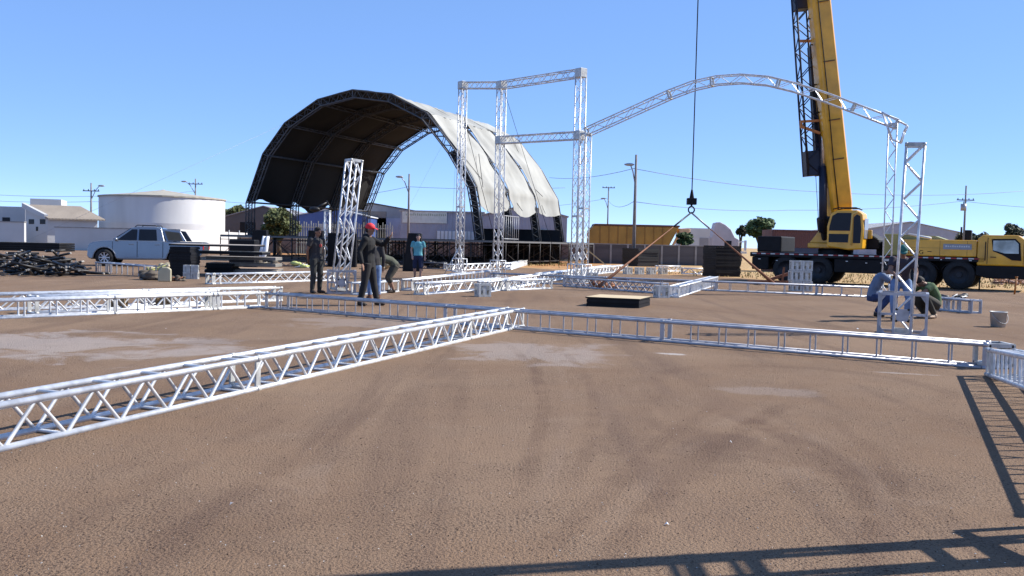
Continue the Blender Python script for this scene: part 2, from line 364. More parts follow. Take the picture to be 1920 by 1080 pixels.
# ================================================================== standing structures
# ---- curved festival stage roof (front frame outline read off the front plane, repeated backwards)
Ft = V((-18.1, 63, 0)); Fr = V((-2.1, 57, 0)); vd = V((-12.3, 77, 0)) - Ft      # left foot, right foot, depth vector
ud = (Fr-Ft); un = ud.normalized(); vn = vd.normalized(); DK = 1.62
hull_px = [(463, 452), (464, 380), (495, 289), (536, 231), (598, 187), (663, 169), (734, 177), (802, 212), (855, 282), (892, 350), (898, 387), (906, 452)]
hull = [PL(x, y, Ft, Fr) for x, y in hull_px]
hull[0].z = DK; hull[-1].z = DK
hull[0] = V((hull[0].x, hull[0].y, DK)); hull[-1] = V((hull[-1].x, hull[-1].y, DK))
ctr = Ft+ud*0.5+V((0, 0, 4.5))
stage = thing('stage_roof', 'huge arched stage roof with torn pale canvas outside and black lining inside', 'stage', (Ft.x, Ft.y, 0), 0)
def shrink(p, d):
    q = p-ctr; return p - q.normalized()*d
TR = 0.5
DST = mat('stage_truss_metal', (0.10, 0.10, 0.105), 0.55, 0.3, ns=3, na=0.3)
for k in range(4):
    off = vd*(k/3.0)
    # flat double-chord arch rib, 0.3 m wide
    rib = MB(); br = MB()
    for sgn in (-0.15, 0.15):
        o_ = [p+off+vn*sgn for p in hull]; i_ = [shrink(p, TR)+off+vn*sgn for p in hull]
        i_[0].z = DK; i_[-1].z = DK
        rib.tube(o_, 0.045, 6); rib.tube(i_, 0.045, 6)
        for a in range(len(hull)-1):
            nseg = 4 if (o_[a+1]-o_[a]).length > 2 else 3
            for j in range(nseg):
                f0, f1, fm = j/nseg, (j+1)/nseg, (j+.5)/nseg
                br.tube([i_[a].lerp(i_[a+1], f0), o_[a].lerp(o_[a+1], fm)], 0.022, 4, cap=False); br.tube([o_[a].lerp(o_[a+1], fm), i_[a].lerp(i_[a+1], f1)], 0.022, 4, cap=False)
            br.tube([i_[a], o_[a]], 0.04, 4, cap=False)
    for a in range(len(hull)):
        br.tube([hull[a]+off-vn*.15, hull[a]+off+vn*.15], 0.03, 4); br.tube([shrink(hull[a], TR)+off-vn*.15, shrink(hull[a], TR)+off+vn*.15], 0.03, 4)
    o = rib.build('arch_rib', DST, stage, world=True); br.build('bracing', DST, o, world=True)
for a in (1, 2, 3, 4, 6, 7, 8, 9):
    pu = MB(); q0 = hull[a]; q1 = shrink(hull[a], TR*.8)
    for q in (shrink(q0, .12), q1): pu.tube([q, q+vd], 0.04, 6)
    n_ = 18
    for j in range(n_):
        A = (shrink(q0, .12) if j % 2 else q1)+vd*(j/n_); B = (q1 if j % 2 else shrink(q0, .12))+vd*((j+1)/n_); pu.tube([A, B], 0.02, 4, cap=False)
    pu.build('purlin', DST, stage, world=True)
CANV = mat('canvas_pale', (0.31, 0.31, 0.285), 0.75, 0, ns=0.6, na=0.35, streak=(1, 1, 0.35), bump=0.4, bs=1.2)
CANB = mat('canvas_black_lining', (0.009, 0.008, 0.0075), 0.8, 0, ns=0.35, na=0.7, bump=0.3, bs=2)
def canvas(k, a0, a1, lo0=0, lo1=0, gapA=0.0, gapB=0.0):
    """one bay of canvas between rib k and k+1 over hull vertices a0..a1, sagging between the ribs, two skins"""
    me = MB(); NV = 12; rows = []
    seq = []
    for a in range(a0, a1):
        ns_ = 5
        for j in range(ns_ + (1 if a == a1-1 else 0)): seq.append((a, j/ns_))
    nrow = len(seq)
    for ri, (a, f) in enumerate(seq):
        p = hull[a].lerp(hull[a+1], f); row = []
        edge = 1.0 if ri in (0, nrow-1) else 0.0
        for j in range(NV+1):
            t = j/NV; lap = 0.02 if a0 > 5 else -0.012; g0_ = lap+gapA*(0.5+0.5*math.sin(ri*.9+k)); g1_ = lap+gapB*(0.5+0.5*math.sin(ri*1.3+k*2))
            tt = k/3.0 + (g0_ + t*(1-g0_-g1_))/3.0
            sag = 0.16*math.sin(math.pi*t)*(0.4+0.6*math.sin(math.pi*f)) + .035*math.sin(ri*1.9+j*2.4+k)*math.sin(math.pi*t) + .03*math.sin(j*3.1+k*2)*math.sin(math.pi*t) + random.uniform(-.015, .015)
            q = shrink(p, -0.07+sag)+vd*tt
            if ri == 0: q.z += lo0*math.sin(t*5.1+k*2)*.5 + random.uniform(-.08, .08)
            if ri == nrow-1: q.z += lo1*(-math.sin(math.pi*t)) + random.uniform(-.04, .04)
            row.append(q)
        rows.append(row)
    W = NV+1
    top = [q for r in rows for q in r]; bot = [shrink(q, .03) for q in top]
    n0 = len(top); fs = []; fb = []
    for i in range(nrow-1):
        for j in range(NV):
            a = i*W+j; fs.append((a, a+1, a+W+1, a+W)); fb.append((a, a+W, a+W+1, a+1))
    me.cur = 0; me.add(top, fs, True); me.cur = 1; me.add(bot, fb, True)
    me2 = me
    o = me2.build('canvas_panel', [CANV, CANB], stage, world=True)
    return o
for k in range(3):
    canvas(k, 1, 7, lo0=(.5, .9, .3)[k], gapA=0.0, gapB=0.0)
    canvas(k, 7, 10, lo1=(0.35, 0.45, 0.2)[k], gapA=(0.02, .09, .06)[k], gapB=(0.10, .07, .02)[k])
# black cloth wound round the right front leg
cl = MB()
for k in range(4):
    off = vd*(k/3.0)+vn*0.06
    A = [shrink(p, 0.06)+off for p in hull[8:12]]; B = [shrink(p, TR-.04)+off for p in hull[8:12]]; A[-1].z = B[-1].z = DK
    for i in range(3): cl.prism([A[i], A[i+1], B[i+1], B[i]], vn*0.02)
cl.build('leg_cloth', CANB, stage, world=True)
rp = MB()
for (a, b, k0, k1) in ((8, 10, 0, .25), (7, 10, .3, .45), (9, 8, .05, .2), (7, 10, .9, .75), (6, 9, .62, .75)):
    rp.tube([shrink(hull[a], -.15)+vd*k0, shrink(hull[b], -.2)+vd*k1], 0.02, 4)
rp.build('lashing_rope', BLKS, stage, world=True)
gy = MB()
for (p, e) in ((hull[3], V((-30, 52, 0))), (hull[5]+vd, V((-12, 84, 0))), (hull[8], V((-4.2, 62, 1.6)))): gy.tube([p, e], 0.006, 4)
gy.build('guy_rope', STEEL, stage, world=True)
# ---- scaffold deck under it
deck = thing('stage_deck', 'long dark stage deck on a forest of steel scaffold legs under the arched roof', 'stage deck', (Ft.x, Ft.y, 0), 0)
D0 = Ft - vn*3.0 - un*0.2; uL = ud.length+2.4; vL = vd.length+4.5
def dp(u, v, z): p = D0+un*u+vn*v; return V((p.x, p.y, z))
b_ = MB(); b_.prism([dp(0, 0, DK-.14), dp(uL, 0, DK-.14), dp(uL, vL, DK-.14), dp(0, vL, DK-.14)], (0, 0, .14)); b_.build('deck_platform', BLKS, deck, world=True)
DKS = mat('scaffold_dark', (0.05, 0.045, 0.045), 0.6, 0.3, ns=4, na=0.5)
nr = 11
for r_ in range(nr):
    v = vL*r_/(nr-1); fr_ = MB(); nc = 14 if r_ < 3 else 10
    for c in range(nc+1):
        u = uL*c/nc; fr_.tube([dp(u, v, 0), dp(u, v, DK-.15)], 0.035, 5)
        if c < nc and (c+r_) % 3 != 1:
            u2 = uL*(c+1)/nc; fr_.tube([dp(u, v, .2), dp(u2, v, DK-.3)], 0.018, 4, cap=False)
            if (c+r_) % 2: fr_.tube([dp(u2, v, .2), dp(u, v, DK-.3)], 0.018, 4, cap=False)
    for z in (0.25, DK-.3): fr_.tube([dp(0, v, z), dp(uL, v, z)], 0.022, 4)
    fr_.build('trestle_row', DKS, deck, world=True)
ed = MB(); ed.bar(dp(uL+.03, 0, DK-.08), dp(uL+.03, vL, DK-.08), .03, .1); ed.bar(dp(0, -.03, DK-.08), dp(uL, -.03, DK-.08), .03, .10)
ed.build('deck_edge', mat('edge_grey', (0.13, 0.13, 0.13), 0.6), deck, world=True)
rail = MB()
for (u, v, u2, v2) in ((uL-.1, 1.5, uL-.1, 4.2), ):
    for z in (DK+.1, DK+1.5): rail.tube([dp(u, v, z), dp(u2, v2, z)], .03, 5)
    for j in range(9): rail.tube([dp(u+(u2-u)*j/8, v+(v2-v)*j/8, DK), dp(u+(u2-u)*j/8, v+(v2-v)*j/8, DK+1.5)], .02, 4)
rail.build('guard_rail', STEEL, deck, world=True)
def slab(name, label, cat, px0, px1, ytop, Y, th=0.5, m_=BLK, lean=0.0, group=None, yb=None):
    a = g0(px0, Y); b = g0(px1, Y); c = (a+b)/2; z = P((px0+px1)/2, ytop, Y).z; wv = (b-a).length
    t = thing(name, label, cat, c, math.atan2((b-a).y, (b-a).x), group)
    q = MB(); q.prism([(-wv/2, 0, 0), (wv/2, 0, 0), (wv/2-lean*.3, 0, z), (-wv/2+lean, 0, z)], (0, th, 0)); q.build('panel', m_, t, bevel=.02)
    q = MB()
    for x in (-wv/2+.04, wv/2-.04): q.bx(x-.03, x+.03, -.035, -.003, 0.03, z*.6)
    q.build('edge_batten', BLKS, t); return t
slab('black_screen', 'black leaning screen panel behind the man in grey tee', 'screen', 574, 606, 432, 47, .4, lean=.1)
slab('black_screen', 'wide black screen panel behind the tilted truss tower', 'screen', 614, 668, 437, 48.5, .3)
slab('black_screen', 'tall black screen panel just behind the man in turquoise shirt', 'screen', 755, 792, 437, 44, .5, lean=.25)
slab('black_screen', 'black square screen panel right of the white tank wall', 'screen', 468, 501, 431, 52, .4, lean=.15)
slab('black_case', 'low black flight case on the stage deck beside its right legs', 'case', 905, 1050, 430, 70, .6)
slab('folding_frame', 'dark blue wedge-shaped frame leaning by the pipes pile behind the pickup', 'frame', 456, 482, 462, 45, .2, NAVY, lean=.6)
# ---- assembled truss gantry with its wavy arched beam
C1 = g0(862, 42); C2 = g0(934, 40); C3 = g0(1081, 36); C4 = g0(1093, 35.6); C5 = g0(1664, 30)
gan = thing('truss_gantry', 'tall silver truss gantry with stepped portals and a wavy arched beam past the crane', 'truss structure', C3, 0)
z1 = P(863, 160, 42).z; z2 = P(944, 160, 40).z; z3 = P(1087, 137, 36).z; z2b = P(941, 263, 40).z; z3b = P(1086, 254, 36).z; z5 = P(1677, 232, 30).z
bd = (C3-C2); bh = V((-bd.y, bd.x, 0)).normalized()
def column(base, top, h, lab=None, **k): return truss(gan, [base, V((base.x, base.y, top))], h, sub='column', pitch=.42, side='zig', top='zig', **k)
column(C1, z1, bh, plates=[5.3, 3.1], wd=.27); column(C2, z2, bh, plates=[z2b], wd=.29); column(C3, z3, bh, plates=[z3b, 2.6]); column(C4, P(1100, 250, 35.6).z, bh, plates=[2.9])
column(C5, z5, V((.38, .92, 0)), wd=.26, plates=[1.2, 2.1])
def beam(a, za_, b, zb_, plates=(), **k):
    A = V((a.x, a.y, za_)); B = V((b.x, b.y, zb_)); d = B-A; h = V((-d.y, d.x, 0)).normalized(); return truss(gan, [A, B], h, sub='beam', pitch=.36, side='zig', top='zig', plates=plates, **k)
beam(C1, z1, C2, z2, wd=.28); beam(C2, z2, C3, z3); beam(C2, z2b, C3, z3b)
for (c, z) in ((C1, z1), (C2, z2), (C3, z3), (C2, z2b), (C3, z3b)):
    q = MB(); q.box((c.x, c.y, z), (.36, .36, .36), (bd.normalized(), bh, V((0, 0, 1)))); q.build('corner_block', ALUP, gan, world=True, bevel=.02)
arc_px = [(1100, 248), (1180, 212), (1255, 178), (1300, 161), (1345, 151), (1390, 148), (1440, 152), (1490, 164), (1545, 182), (1600, 202), (1682, 233)]
arc = [PL(x, y, C4, C5) for x, y in arc_px]
dd = C5-C4; ah = V((-dd.y, dd.x, 0)).normalized()
Ls = [0]
for a, b in zip(arc, arc[1:]): Ls.append(Ls[-1]+(b-a).length)
truss(gan, arc, ah, sub='arched_beam', pitch=.42, side='zig', top='rung', plates=[Ls[2], Ls[4]-.2, Ls[7]-.6, Ls[9]])
q = MB(); e = arc[-1]; q.box((e.x, e.y, e.z-.04), (.46, .3, .4), (dd.normalized(), ah, V((0, 0, 1)))); 
q2 = MB()
A5 = arc[-1]; t5 = (arc[-1]-arc[-2]).normalized()
for s_ in (-.15, .15):
    ps = [A5+t5*.25+V((0, 0, -.17))+ah*s_, A5+t5*.35+V((0, 0, .08))+ah*s_, A5-t5*.5+V((0, 0, .2))+ah*s_, A5-t5*.15+V((0, 0, -.55))+ah*s_, A5+t5*.15+V((0, 0, -.55))+ah*s_]
    for i in range(5): q2.tube([ps[i], ps[(i+1) % 5]], .025, 6)
q2.build('knee_frame', ALU, gan, world=True)
q = MB(); q.tube([V((C1.x, C1.y, z1-1.2)), V((C2.x, C2.y+1, 1.0))], .012, 4); q.tube([V((C2.x+.1, C2.y, z2-.2)), V((C3.x-.6, C3.y+1.2, 0.5))], .012, 4); q.build('stay_cable', BLKS, gan, world=True)
q = MB()
for s_ in (-1, 1): q.tube([V((C1.x, C1.y, 1.3)), V((C1.x+s_*.45-.2, C1.y-.3, 0.02))], .02, 5)
q.build('foot_strut', ALU, gan, world=True)
for c in (C1, C2, C3, C4, C5):
    q = MB(); q.box((c.x, c.y, .015), (.62, .62, .03), (bd.normalized(), bh, V((0, 0, 1))))
    for sx in (-1, 1):
        for sy in (-1, 1): q.tube([c+bd.normalized()*(.24*sx)+bh*(.24*sy)+V((0, 0, .03)), c+bd.normalized()*(.24*sx)+bh*(.24*sy)+V((0, 0, .72))], .022, 5)
    for z in (.1, .7):
        cs = [c+bd.normalized()*(.24*a)+bh*(.24*b)+V((0, 0, z)) for a, b in ((-1, -1), (1, -1), (1, 1), (-1, 1))]
        for i in range(4): q.tube([cs[i], cs[(i+1) % 4]], .022, 5)
    q.build('base_sleeve', ALU, gan, world=True)
# ---- free towers
def sleeve(root, c, rz, w=.8, hgt=.7, lift=0.0):
    ca = V((math.cos(rz), math.sin(rz), 0)); cb = V((-math.sin(rz), math.cos(rz), 0)); Z = V((0, 0, 1))
    def pt(a, b, z): return c+ca*(a*w/2)+cb*(b*w/2)+Z*(z+lift)
    q = MB()
    for a in (-1, -.36, .36, 1):
        for b in ((-1, 1) if abs(a) == 1 else (-1,)): q.bar(pt(a, b, .02), pt(a, b, hgt), .04, .04, side=ca)
    for b in ():
        for a in (-1, 1): q.bar(pt(a, b, .02), pt(a, b, hgt), .045, .045, side=ca)
    for z in (.03, hgt):
        cs = [pt(a, b, z) for a, b in ((-1, -1), (1, -1), (1, 1), (-1, 1))]
        for i in range(4): q.bar(cs[i], cs[(i+1) % 4], .05, .045)
    q.build('sleeve_frame', ALUD, root, world=True)
    q = MB()
    for b in (-1,):
        for z in (hgt*.52,):
            q.bar(pt(-1, b, z), pt(-.36, b, z), .04, .04); q.bar(pt(.36, b, z), pt(1, b, z), .04, .04)
        for s_ in (-1, 1):
            q.prism([pt(s_, b*.985, .05), pt(s_*.72, b*.985, .05), pt(s_, b*.985, .2)], cb*.01); q.prism([pt(s_, b*.985, hgt-.03), pt(s_*.72, b*.985, hgt-.03), pt(s_, b*.985, hgt-.18)], cb*.01)
    q.build('sleeve_brace', ALUD, root, world=True)
    for b in (-1,):
        q = MB(); q.box(pt(0, b*.98, hgt*.5), (w*.26, .012, .22), (ca, cb, Z)); q.build('sleeve_plate', ALUD, root, world=True)
        q = MB()
        for z in (hgt*.36, hgt*.64):
            for a in (-.25, .25): q.tube([pt(a, b*1.0, z), pt(a, b*1.05, z)], .022, 8)
        q.build('roller_bolt', BLKS, root, world=True)
B6 = G(1691, 627)
tw = thing('truss_tower', 'single upright truss tower in a square sleeve base, where two men crouch at the right', 'truss tower', B6, 0)
R6 = math.radians(-24); h6 = V((-math.sin(R6), math.cos(R6), 0)); Y6 = B6.y
top6 = P(1717, 270, Y6+.05)
truss(tw, [B6+V((0, 0, .05)), V((top6.x, B6.y+.05, top6.z))], h6, wd=.3, r=.024, rb=.017, side='zig', top='zig', pitch=.34)
sleeve(tw, B6, R6, .78, .74)
B0 = G(640, 550)
tw0 = thing('truss_tower', 'leaning truss tower being raised beside the man in the red cap', 'truss tower', B0, 0)
t0 = P(664, 300, B0.y-.1)
r45 = math.radians(38); h45 = V((-math.sin(r45), math.cos(r45), 0))
truss(tw0, [V((P(636, 545, B0.y).x, B0.y, .1)), t0], h45, wd=.33, r=.026, rb=.018, side='zig', top='zig', pitch=.40)
sleeve(tw0, B0, math.radians(12), .74, .62)
B7 = g0(613, 50); tw7 = thing('truss_tower', 'small distant truss tower with a white clamp, in front of the blue shed', 'truss tower', B7, 0)
truss(tw7, [B7, P(614, 395, 50.3)], V((0, 1, 0)), wd=.28, r=.03, rb=.015, pitch=.4, top='zig')
q = MB(); q.ell(P(590, 392, 50), (.3, .16, .14)); q.tube([P(592, 391, 50), P(612, 380, 50.2)], .06, 6); q.tube([P(612, 376, 50.2), P(622, 392, 50.2)], .03, 6); q.build('chain_hoist', BLKS, tw7, world=True)
# tower just outside the frame, whose shadow crosses the foreground
B8 = V((3.62, 4.77, 0)); tw8 = thing('truss_tower', 'near truss tower at the right whose lattice shadow crosses the foreground', 'truss tower', B8, 0)
truss(tw8, [B8+V((0, 0, .03)), B8+V((0, 0, 4.6))], V((0, 1, 0)), wd=.30, r=.033, rb=.02, side='zig', top='rung', pitch=.6, plates=[1.1, 2.2, 3.3])
sleeve(tw8, B8, math.radians(13), .62, .7)
# ================================================================== crane truck
cf = V((.84, -.54, 0)).normalized(); rzc = math.atan2(cf.y, cf.x)
wc = G(1797, 543); org = wc + V((.54, .84, 0)).normalized()*1.2
cr = thing('truck_crane', 'large yellow and black truck crane with its telescopic boom raised', 'truck crane', (org.x, org.y, 0), rzc)
def wheel(root, x, y, r, wdt, side, rimm, tn='wheel', spokes=0):
    q = MB(); ax = (V((1, 0, 0)), V((0, 0, 1)), V((0, -side, 0)) if side else V((0, 1, 0)))
    c = V((x, y, r))
    prof = [(r*.60, -wdt/2), (r*.93, -wdt/2), (r, -wdt*.32), (r, wdt*.32), (r*.93, wdt/2), (r*.60, wdt/2)]
    q.lathe(c, prof, 32, ax); w_ = q.build('wheel', RUB, root)
    q = MB(); q.lathe(c, [(r*.61, -wdt*.46), (r*.61, wdt*.46)], 28, ax); 
    q.lathe(c, [(0.001, wdt*.1), (r*.3, wdt*.12), (r*.5, wdt*.2), (r*.61, wdt*.42)] if not spokes else [(.001, wdt*.15), (r*.6, wdt*.15)], 28, ax); q.lathe(c, [(0.001, -wdt*.2), (r*.6, -wdt*.2)], 28, ax)
    q.build('rim', rimm if not spokes else BLK, w_)
    q = MB()
    if spokes:
        for k in range(spokes):
            a = 2*math.pi*k/spokes; d = V((math.cos(a), 0, math.sin(a))); sv = V((0, -side*-1, 0))
            q.bar(c+V((0, ax[2].y*wdt*.36, 0))+d*.02, c+V((0, ax[2].y*wdt*.40, 0))+d*r*.60, .05, .03, side=(0, 1, 0))
        q.lathe(c, [(r*.56, wdt*.40), (r*.61, wdt*.44), (r*.64, wdt*.42)], 28, ax); q.ell(c+V((0, ax[2].y*wdt*.38, 0)), (.07, .03, .07)); q.build('spokes', rimm, w_)
    else:
        for k in range(8):
            a = 2*math.pi*k/8; q.tube([c+V((math.cos(a)*r*.3, ax[2].y*wdt*.1, math.sin(a)*r*.3)), c+V((math.cos(a)*r*.3, ax[2].y*wdt*.2, math.sin(a)*r*.3))], .022, 6)
        q.tube([c+V((0, ax[2].y*wdt*.1, 0)), c+V((0, ax[2].y*wdt*.45, 0))], r*.18, 10); q.build('hub', rimm, w_)
    return w_
RIMD = mat('dark_rim', (0.02, 0.022, 0.028), 0.5, 0.3)
for x in (0, -1.42, -5.55, -6.95):
    wheel(cr, x, -1.13, .60, .36, 1, RIMD); wheel(cr, x, 1.13, .60, .36, -1, RIMD)
q = MB(); q.bx(-8.6, .75, -.55, .55, .62, 1.12)
q.bx(-8.6, .9, -1.30, 1.30, 1.12, 1.32); q.build('chassis', BLK, cr, bevel=.02)
q = MB()
q.bx(-4.9, -2.25, -1.28, -.6, .52, 1.117); q.build('side_locker', BLK, cr, bevel=.03); q = MB(); q.bx(-4.9, -2.25, .6, 1.28, .52, 1.117); q.build('side_locker', BLK, cr, bevel=.03); q = MB()
q.bx(-8.5, -7.75, -1.3, 1.3, .55, 1.117); q.build('outrigger_box', BLK, cr, bevel=.03)
for x in (0, -1.42, -5.55, -6.95):
    q = MB()
    for s_ in (-1, 1):
        for k in range(9):
            a0, a1 = math.pi*(.12+.76*k/9), math.pi*(.12+.76*(k+1)/9)
            p0 = V((x+.70*math.cos(a0), 0, .60+.70*math.sin(a0)*.74)); p1 = V((x+.70*math.cos(a1), 0, .60+.70*math.sin(a1)*.74))
            q.prism([p0+V((0, s_*.93, 0)), p1+V((0, s_*.93, 0)), p1+V((0, s_*1.32, 0)), p0+V((0, s_*1.32, 0))], (0, 0, .025))
    q.build('mudguard', BLK, cr)
STR = mat('marking_white', (0.62, 0.62, 0.6), 0.5); STRR = mat('marking_red', (0.30, 0.02, 0.02), 0.5)
for k in range(22):
    x = -8.5+.42*k
    if x > .6: break
    q = MB(); q.bx(x, x+.20, -1.306, -1.302, 1.235, 1.285); q.build('reflective_strip', STR, cr)
    q = MB(); q.bx(x+.202, x+.40, -1.306, -1.302, 1.235, 1.285); q.build('reflective_strip', STRR, cr)
q = MB()
for x, z, w_ in ((-8.2, 1.0, .1), (-7.4, .95, .08), (-4.4, 1.0, .09), (-3.6, .95, .08), (-3.0, .97, .09), (-2.2, 1.15, .08), (-.7, 1.18, .06), (.35, 1.17, .1)): q.bx(x, x+w_, -1.325, -1.304, z, z+.035)
q.build('side_marker', STR, cr)
# carrier cab
cabp = [(.62, 1.0), (.62, 2.06), (.80, 2.22), (2.05, 2.22), (2.28, 2.05), (2.47, 1.42), (2.52, 1.0)]
q = MB(); q.prism([(x, -1.30, z) for x, z in cabp], (0, 2.3, 0)); cab = q.build('cab', YEL, cr, bevel=.06, seg=3)
q = MB(); q.prism([(x, -1.33, z) for x, z in ((.60, .60), (.60, .995), (2.6, .995), (2.66, .9), (2.6, .50), (1.0, .50))], (0, 2.4, 0)); q.build('bumper', BLK, cr, bevel=.04, seg=2)
wp = [(1.12, 2.06), (1.95, 2.08), (2.12, 1.90), (2.18, 1.22), (1.85, 1.24), (1.5, 1.45), (1.18, 1.58)]
q = MB(); q.prism([(x, -1.318, z) for x, z in wp], (0, .014, 0)); fr = q.build('window_surround', BLK, cab)
q = MB(); q.prism([(1.18, -1.324, 1.62), (1.18, -1.324, 2.0), (1.93, -1.324, 2.02), (2.06, -1.324, 1.88), (2.08, -1.324, 1.5), (1.6, -1.324, 1.5)], (0, .004, 0)); q.build('window_pane', GLL, cab)
q = MB(); q.prism([(2.075, -1.15, 2.08), (2.075, .85, 2.08), (2.07+.29+.12, .85, 1.46), (2.07+.29+.12, -1.15, 1.46)], (.012, 0, .004)); q.build('windscreen', GLS, cab)
q = MB(); q.bx(1.1, 1.3, -1.33, -1.305, 1.33, 1.36); q.bx(.9, .93, -1.35, -1.31, 1.2, 1.95); q.build('handle', BLK, cab)
q = MB(); q.prism([(x, -1.312, z) for x, z in ((.98, 1.06), (.98, 2.12), (1.00, 2.12), (1.00, 1.06))], (0, .006, 0)); q.prism([(x, -1.312, z) for x, z in ((2.24, 1.06), (2.24, 1.9), (2.255, 1.9), (2.255, 1.06))], (0, .006, 0)); q.build('door_seam', BLK, cab)
q = MB(); q.tube([(2.45, -1.3, 1.9), (2.62, -1.5, 1.88), (2.62, -1.5, 1.6)], .015, 6); q.bx(2.58, 2.64, -1.6, -1.42, 1.3, 1.65); q.build('mirror', BLK, cr, bevel=.02)
q = MB(); q.bx(2.625, 2.66, -1.2, -.9, .66, .82); q.build('headlight', GLL, cr); q = MB(); q.bx(2.625, 2.66, .7, 1.0, .66, .82); q.build('headlight', GLL, cr)
q = MB(); q.tube([(.75, -1.2, .5), (.75, -1.2, .03)], .03, 6); q.tube([(1.1, -1.28, .5), (1.15, -1.28, .36), (1.75, -1.28, .34), (1.8, -1.28, .5)], .02, 6); q.build('step', BLK, cr)
# engine cover and deck boxes
q = MB(); q.bx(-2.25, .60, -1.27, -.15, 1.325, 2.0); q.build('engine_cover', YEL, cr, bevel=.04, seg=2)
q = MB()
for x in (-1.55, -.75, .25): q.bx(x, x+.012, -1.276, -1.268, 1.36, 1.97)
q.bx(-2.2, .5, -1.276, -1.268, 1.66, 1.668); q.bx(-1.2, -1.05, -1.285, -1.268, 1.5, 1.53); q.build('panel_seam', mat('seam_dark', (.12, .06, .01), .6), cr)
q = MB(); q.bx(-.62, .42, -1.284, -1.272, 1.62, 1.84); sg = q.build('side_sign', mat('sign_grey', (0.28, 0.30, 0.33), 0.5), cr)
q = MB()
for k in range(11):
    x = -.54+k*.083; q.bx(x, x+.055, -1.290, -1.285, 1.71, 1.765 if k % 3 else 1.78)
q.build('sign_lettering', STR, sg)
tcu = bpy.data.curves.new('lettering', 'FONT'); tcu.body = 'XCMG'; tcu.size = .24; tcu.extrude = .003
tob = bpy.data.objects.new('tmp', tcu); COL.objects.link(tob); bpy.context.view_layer.update()
me = bpy.data.meshes.new_from_object(tob.evaluated_get(bpy.context.evaluated_depsgraph_get())); bpy.data.objects.remove(tob)
lt = bpy.data.objects.new('lettering', me); COL.objects.link(lt); me.materials.clear(); me.materials.append(BLK); lt.parent = cr; lt.location = (-2.05, -1.276, 1.40); lt.rotation_euler = (math.pi/2, 0, 0)
q = MB(); q.bx(-2.95, -2.30, -1.25, .4, 1.325, 2.22); q.build('tool_locker', mat('olive_panel', (0.36, 0.30, 0.10), 0.7, na=.15), cr, bevel=.03)
q = MB(); q.prism([(-2.3, -.9, 2.02), (-.6, -.9, 2.02), (-1.0, -.9, 2.16), (-2.3, -.9, 2.2)], (0, 1.1, 0)); q.build('fuel_cover', mat('faded_green', (0.25, 0.27, 0.14), 0.7), cr)
q = MB(); q.tube([(-.08, -.4, 2.0), (-.08, -.4, 2.55)], .04, 6); q.build('exhaust_stack', BLK, cr); q = MB(); q.bx(.08, .32, -.7, -.3, 2.0, 2.42); q.build('air_intake', BLK, cr, bevel=.02); q = MB(); q.tube([(-2.0, -1.0, 2.22), (-1.5, -1.1, 2.13), (-1.1, -1.15, 2.06)], .045, 6); q.build('hose', STR, cr)
q = MB(); q.bx(-3.4, -2.3, -.2, 1.2, 1.325, 1.9); q.bx(-2.25, .55, .1, 1.25, 1.325, 1.75); q.build('deck_box', BLK, cr, bevel=.03)
# superstructure
X0 = -5.15
q = MB(); q.lathe(V((X0, 0, 1.32)), [(.75, 0), (.75, .18), (.68, .24), (.001, .24)], 28); q.build('slewing_ring', BLK, cr)
q = MB(); q.bx(X0-1.0, X0+.95, -.9, 1.1, 1.563, 1.78); q.prism([(X0-1.0, -.62, 1.78), (X0+.2, -.62, 1.78), (X0+.1, -.62, 2.55), (X0-.35, -.62, 2.7)], (0, .06, 0)); q.prism([(X0-1.0, .45, 1.78), (X0+.2, .45, 1.78), (X0+.1, .45, 2.55), (X0-.35, .45, 2.7)], (0, .06, 0)); sup = q.build('turntable', YEL, cr, bevel=.03)
q = MB(); q.prism([(X0+.9, -.6, 1.55), (X0+2.0, -.6, 1.55), (X0+1.9, -.6, 2.0), (X0+1.5, -.6, 2.25), (X0+.9, -.6, 2.3)], (0, 1.6, 0)); q.build('winch_housing', BLK, cr, bevel=.04)
q = MB(); q.bx(X0+1.15, X0+1.65, -.75, -.62, 2.0, 2.38); q.build('winch_cover', YEL, cr, bevel=.02)
q = MB(); q.bx(X0-3.2, X0-2.1, -1.1, 1.1, 1.345, 2.05); q.build('counterweight', BLK, cr, bevel=.05, seg=2)
# operator cab, on the near side
ox = X0-.02; ocp = [(ox, 1.62), (ox-.02, 2.5), (ox+.12, 3.05), (ox+.38, 3.2), (ox+1.18, 3.2), (ox+1.42, 3.05), (ox+1.50, 2.4), (ox+1.46, 1.55), (ox+.9, 1.5)]
q = MB(); q.prism([(x, -1.55, z) for x, z in ocp], (0, .92, 0)); oc = q.build('operator_cab', YEL, cr, bevel=.06, seg=3)
q = MB(); q.prism([(x, -1.566, z) for x, z in ((ox+.08, 2.32), (ox+.10, 2.52), (ox+.2, 2.95), (ox+.4, 3.08), (ox+.98, 3.08), (ox+.94, 2.32))], (0, .01, 0)); q.prism([(x, -1.566, z) for x, z in ((ox+.08, 1.82), (ox+.08, 2.18), (ox+.90, 2.18), (ox+.88, 1.82))], (0, .01, 0)); q.build('window', GLS, oc)
q = MB(); q.prism([(x, -1.566, z) for x, z in ((ox+1.08, 1.80), (ox+1.08, 2.9), (ox+1.2, 3.02), (ox+1.34, 2.95), (ox+1.40, 2.4), (ox+1.38, 1.80))], (0, .01, 0)); q.build('door_glass', GLS, oc)
q = MB(); q.bx(ox+1.505, ox+1.515, -1.45, -.75, 2.0, 2.85); q.build('rear_glass', mat('grey_glass', (.22, .22, .25), .2), oc)
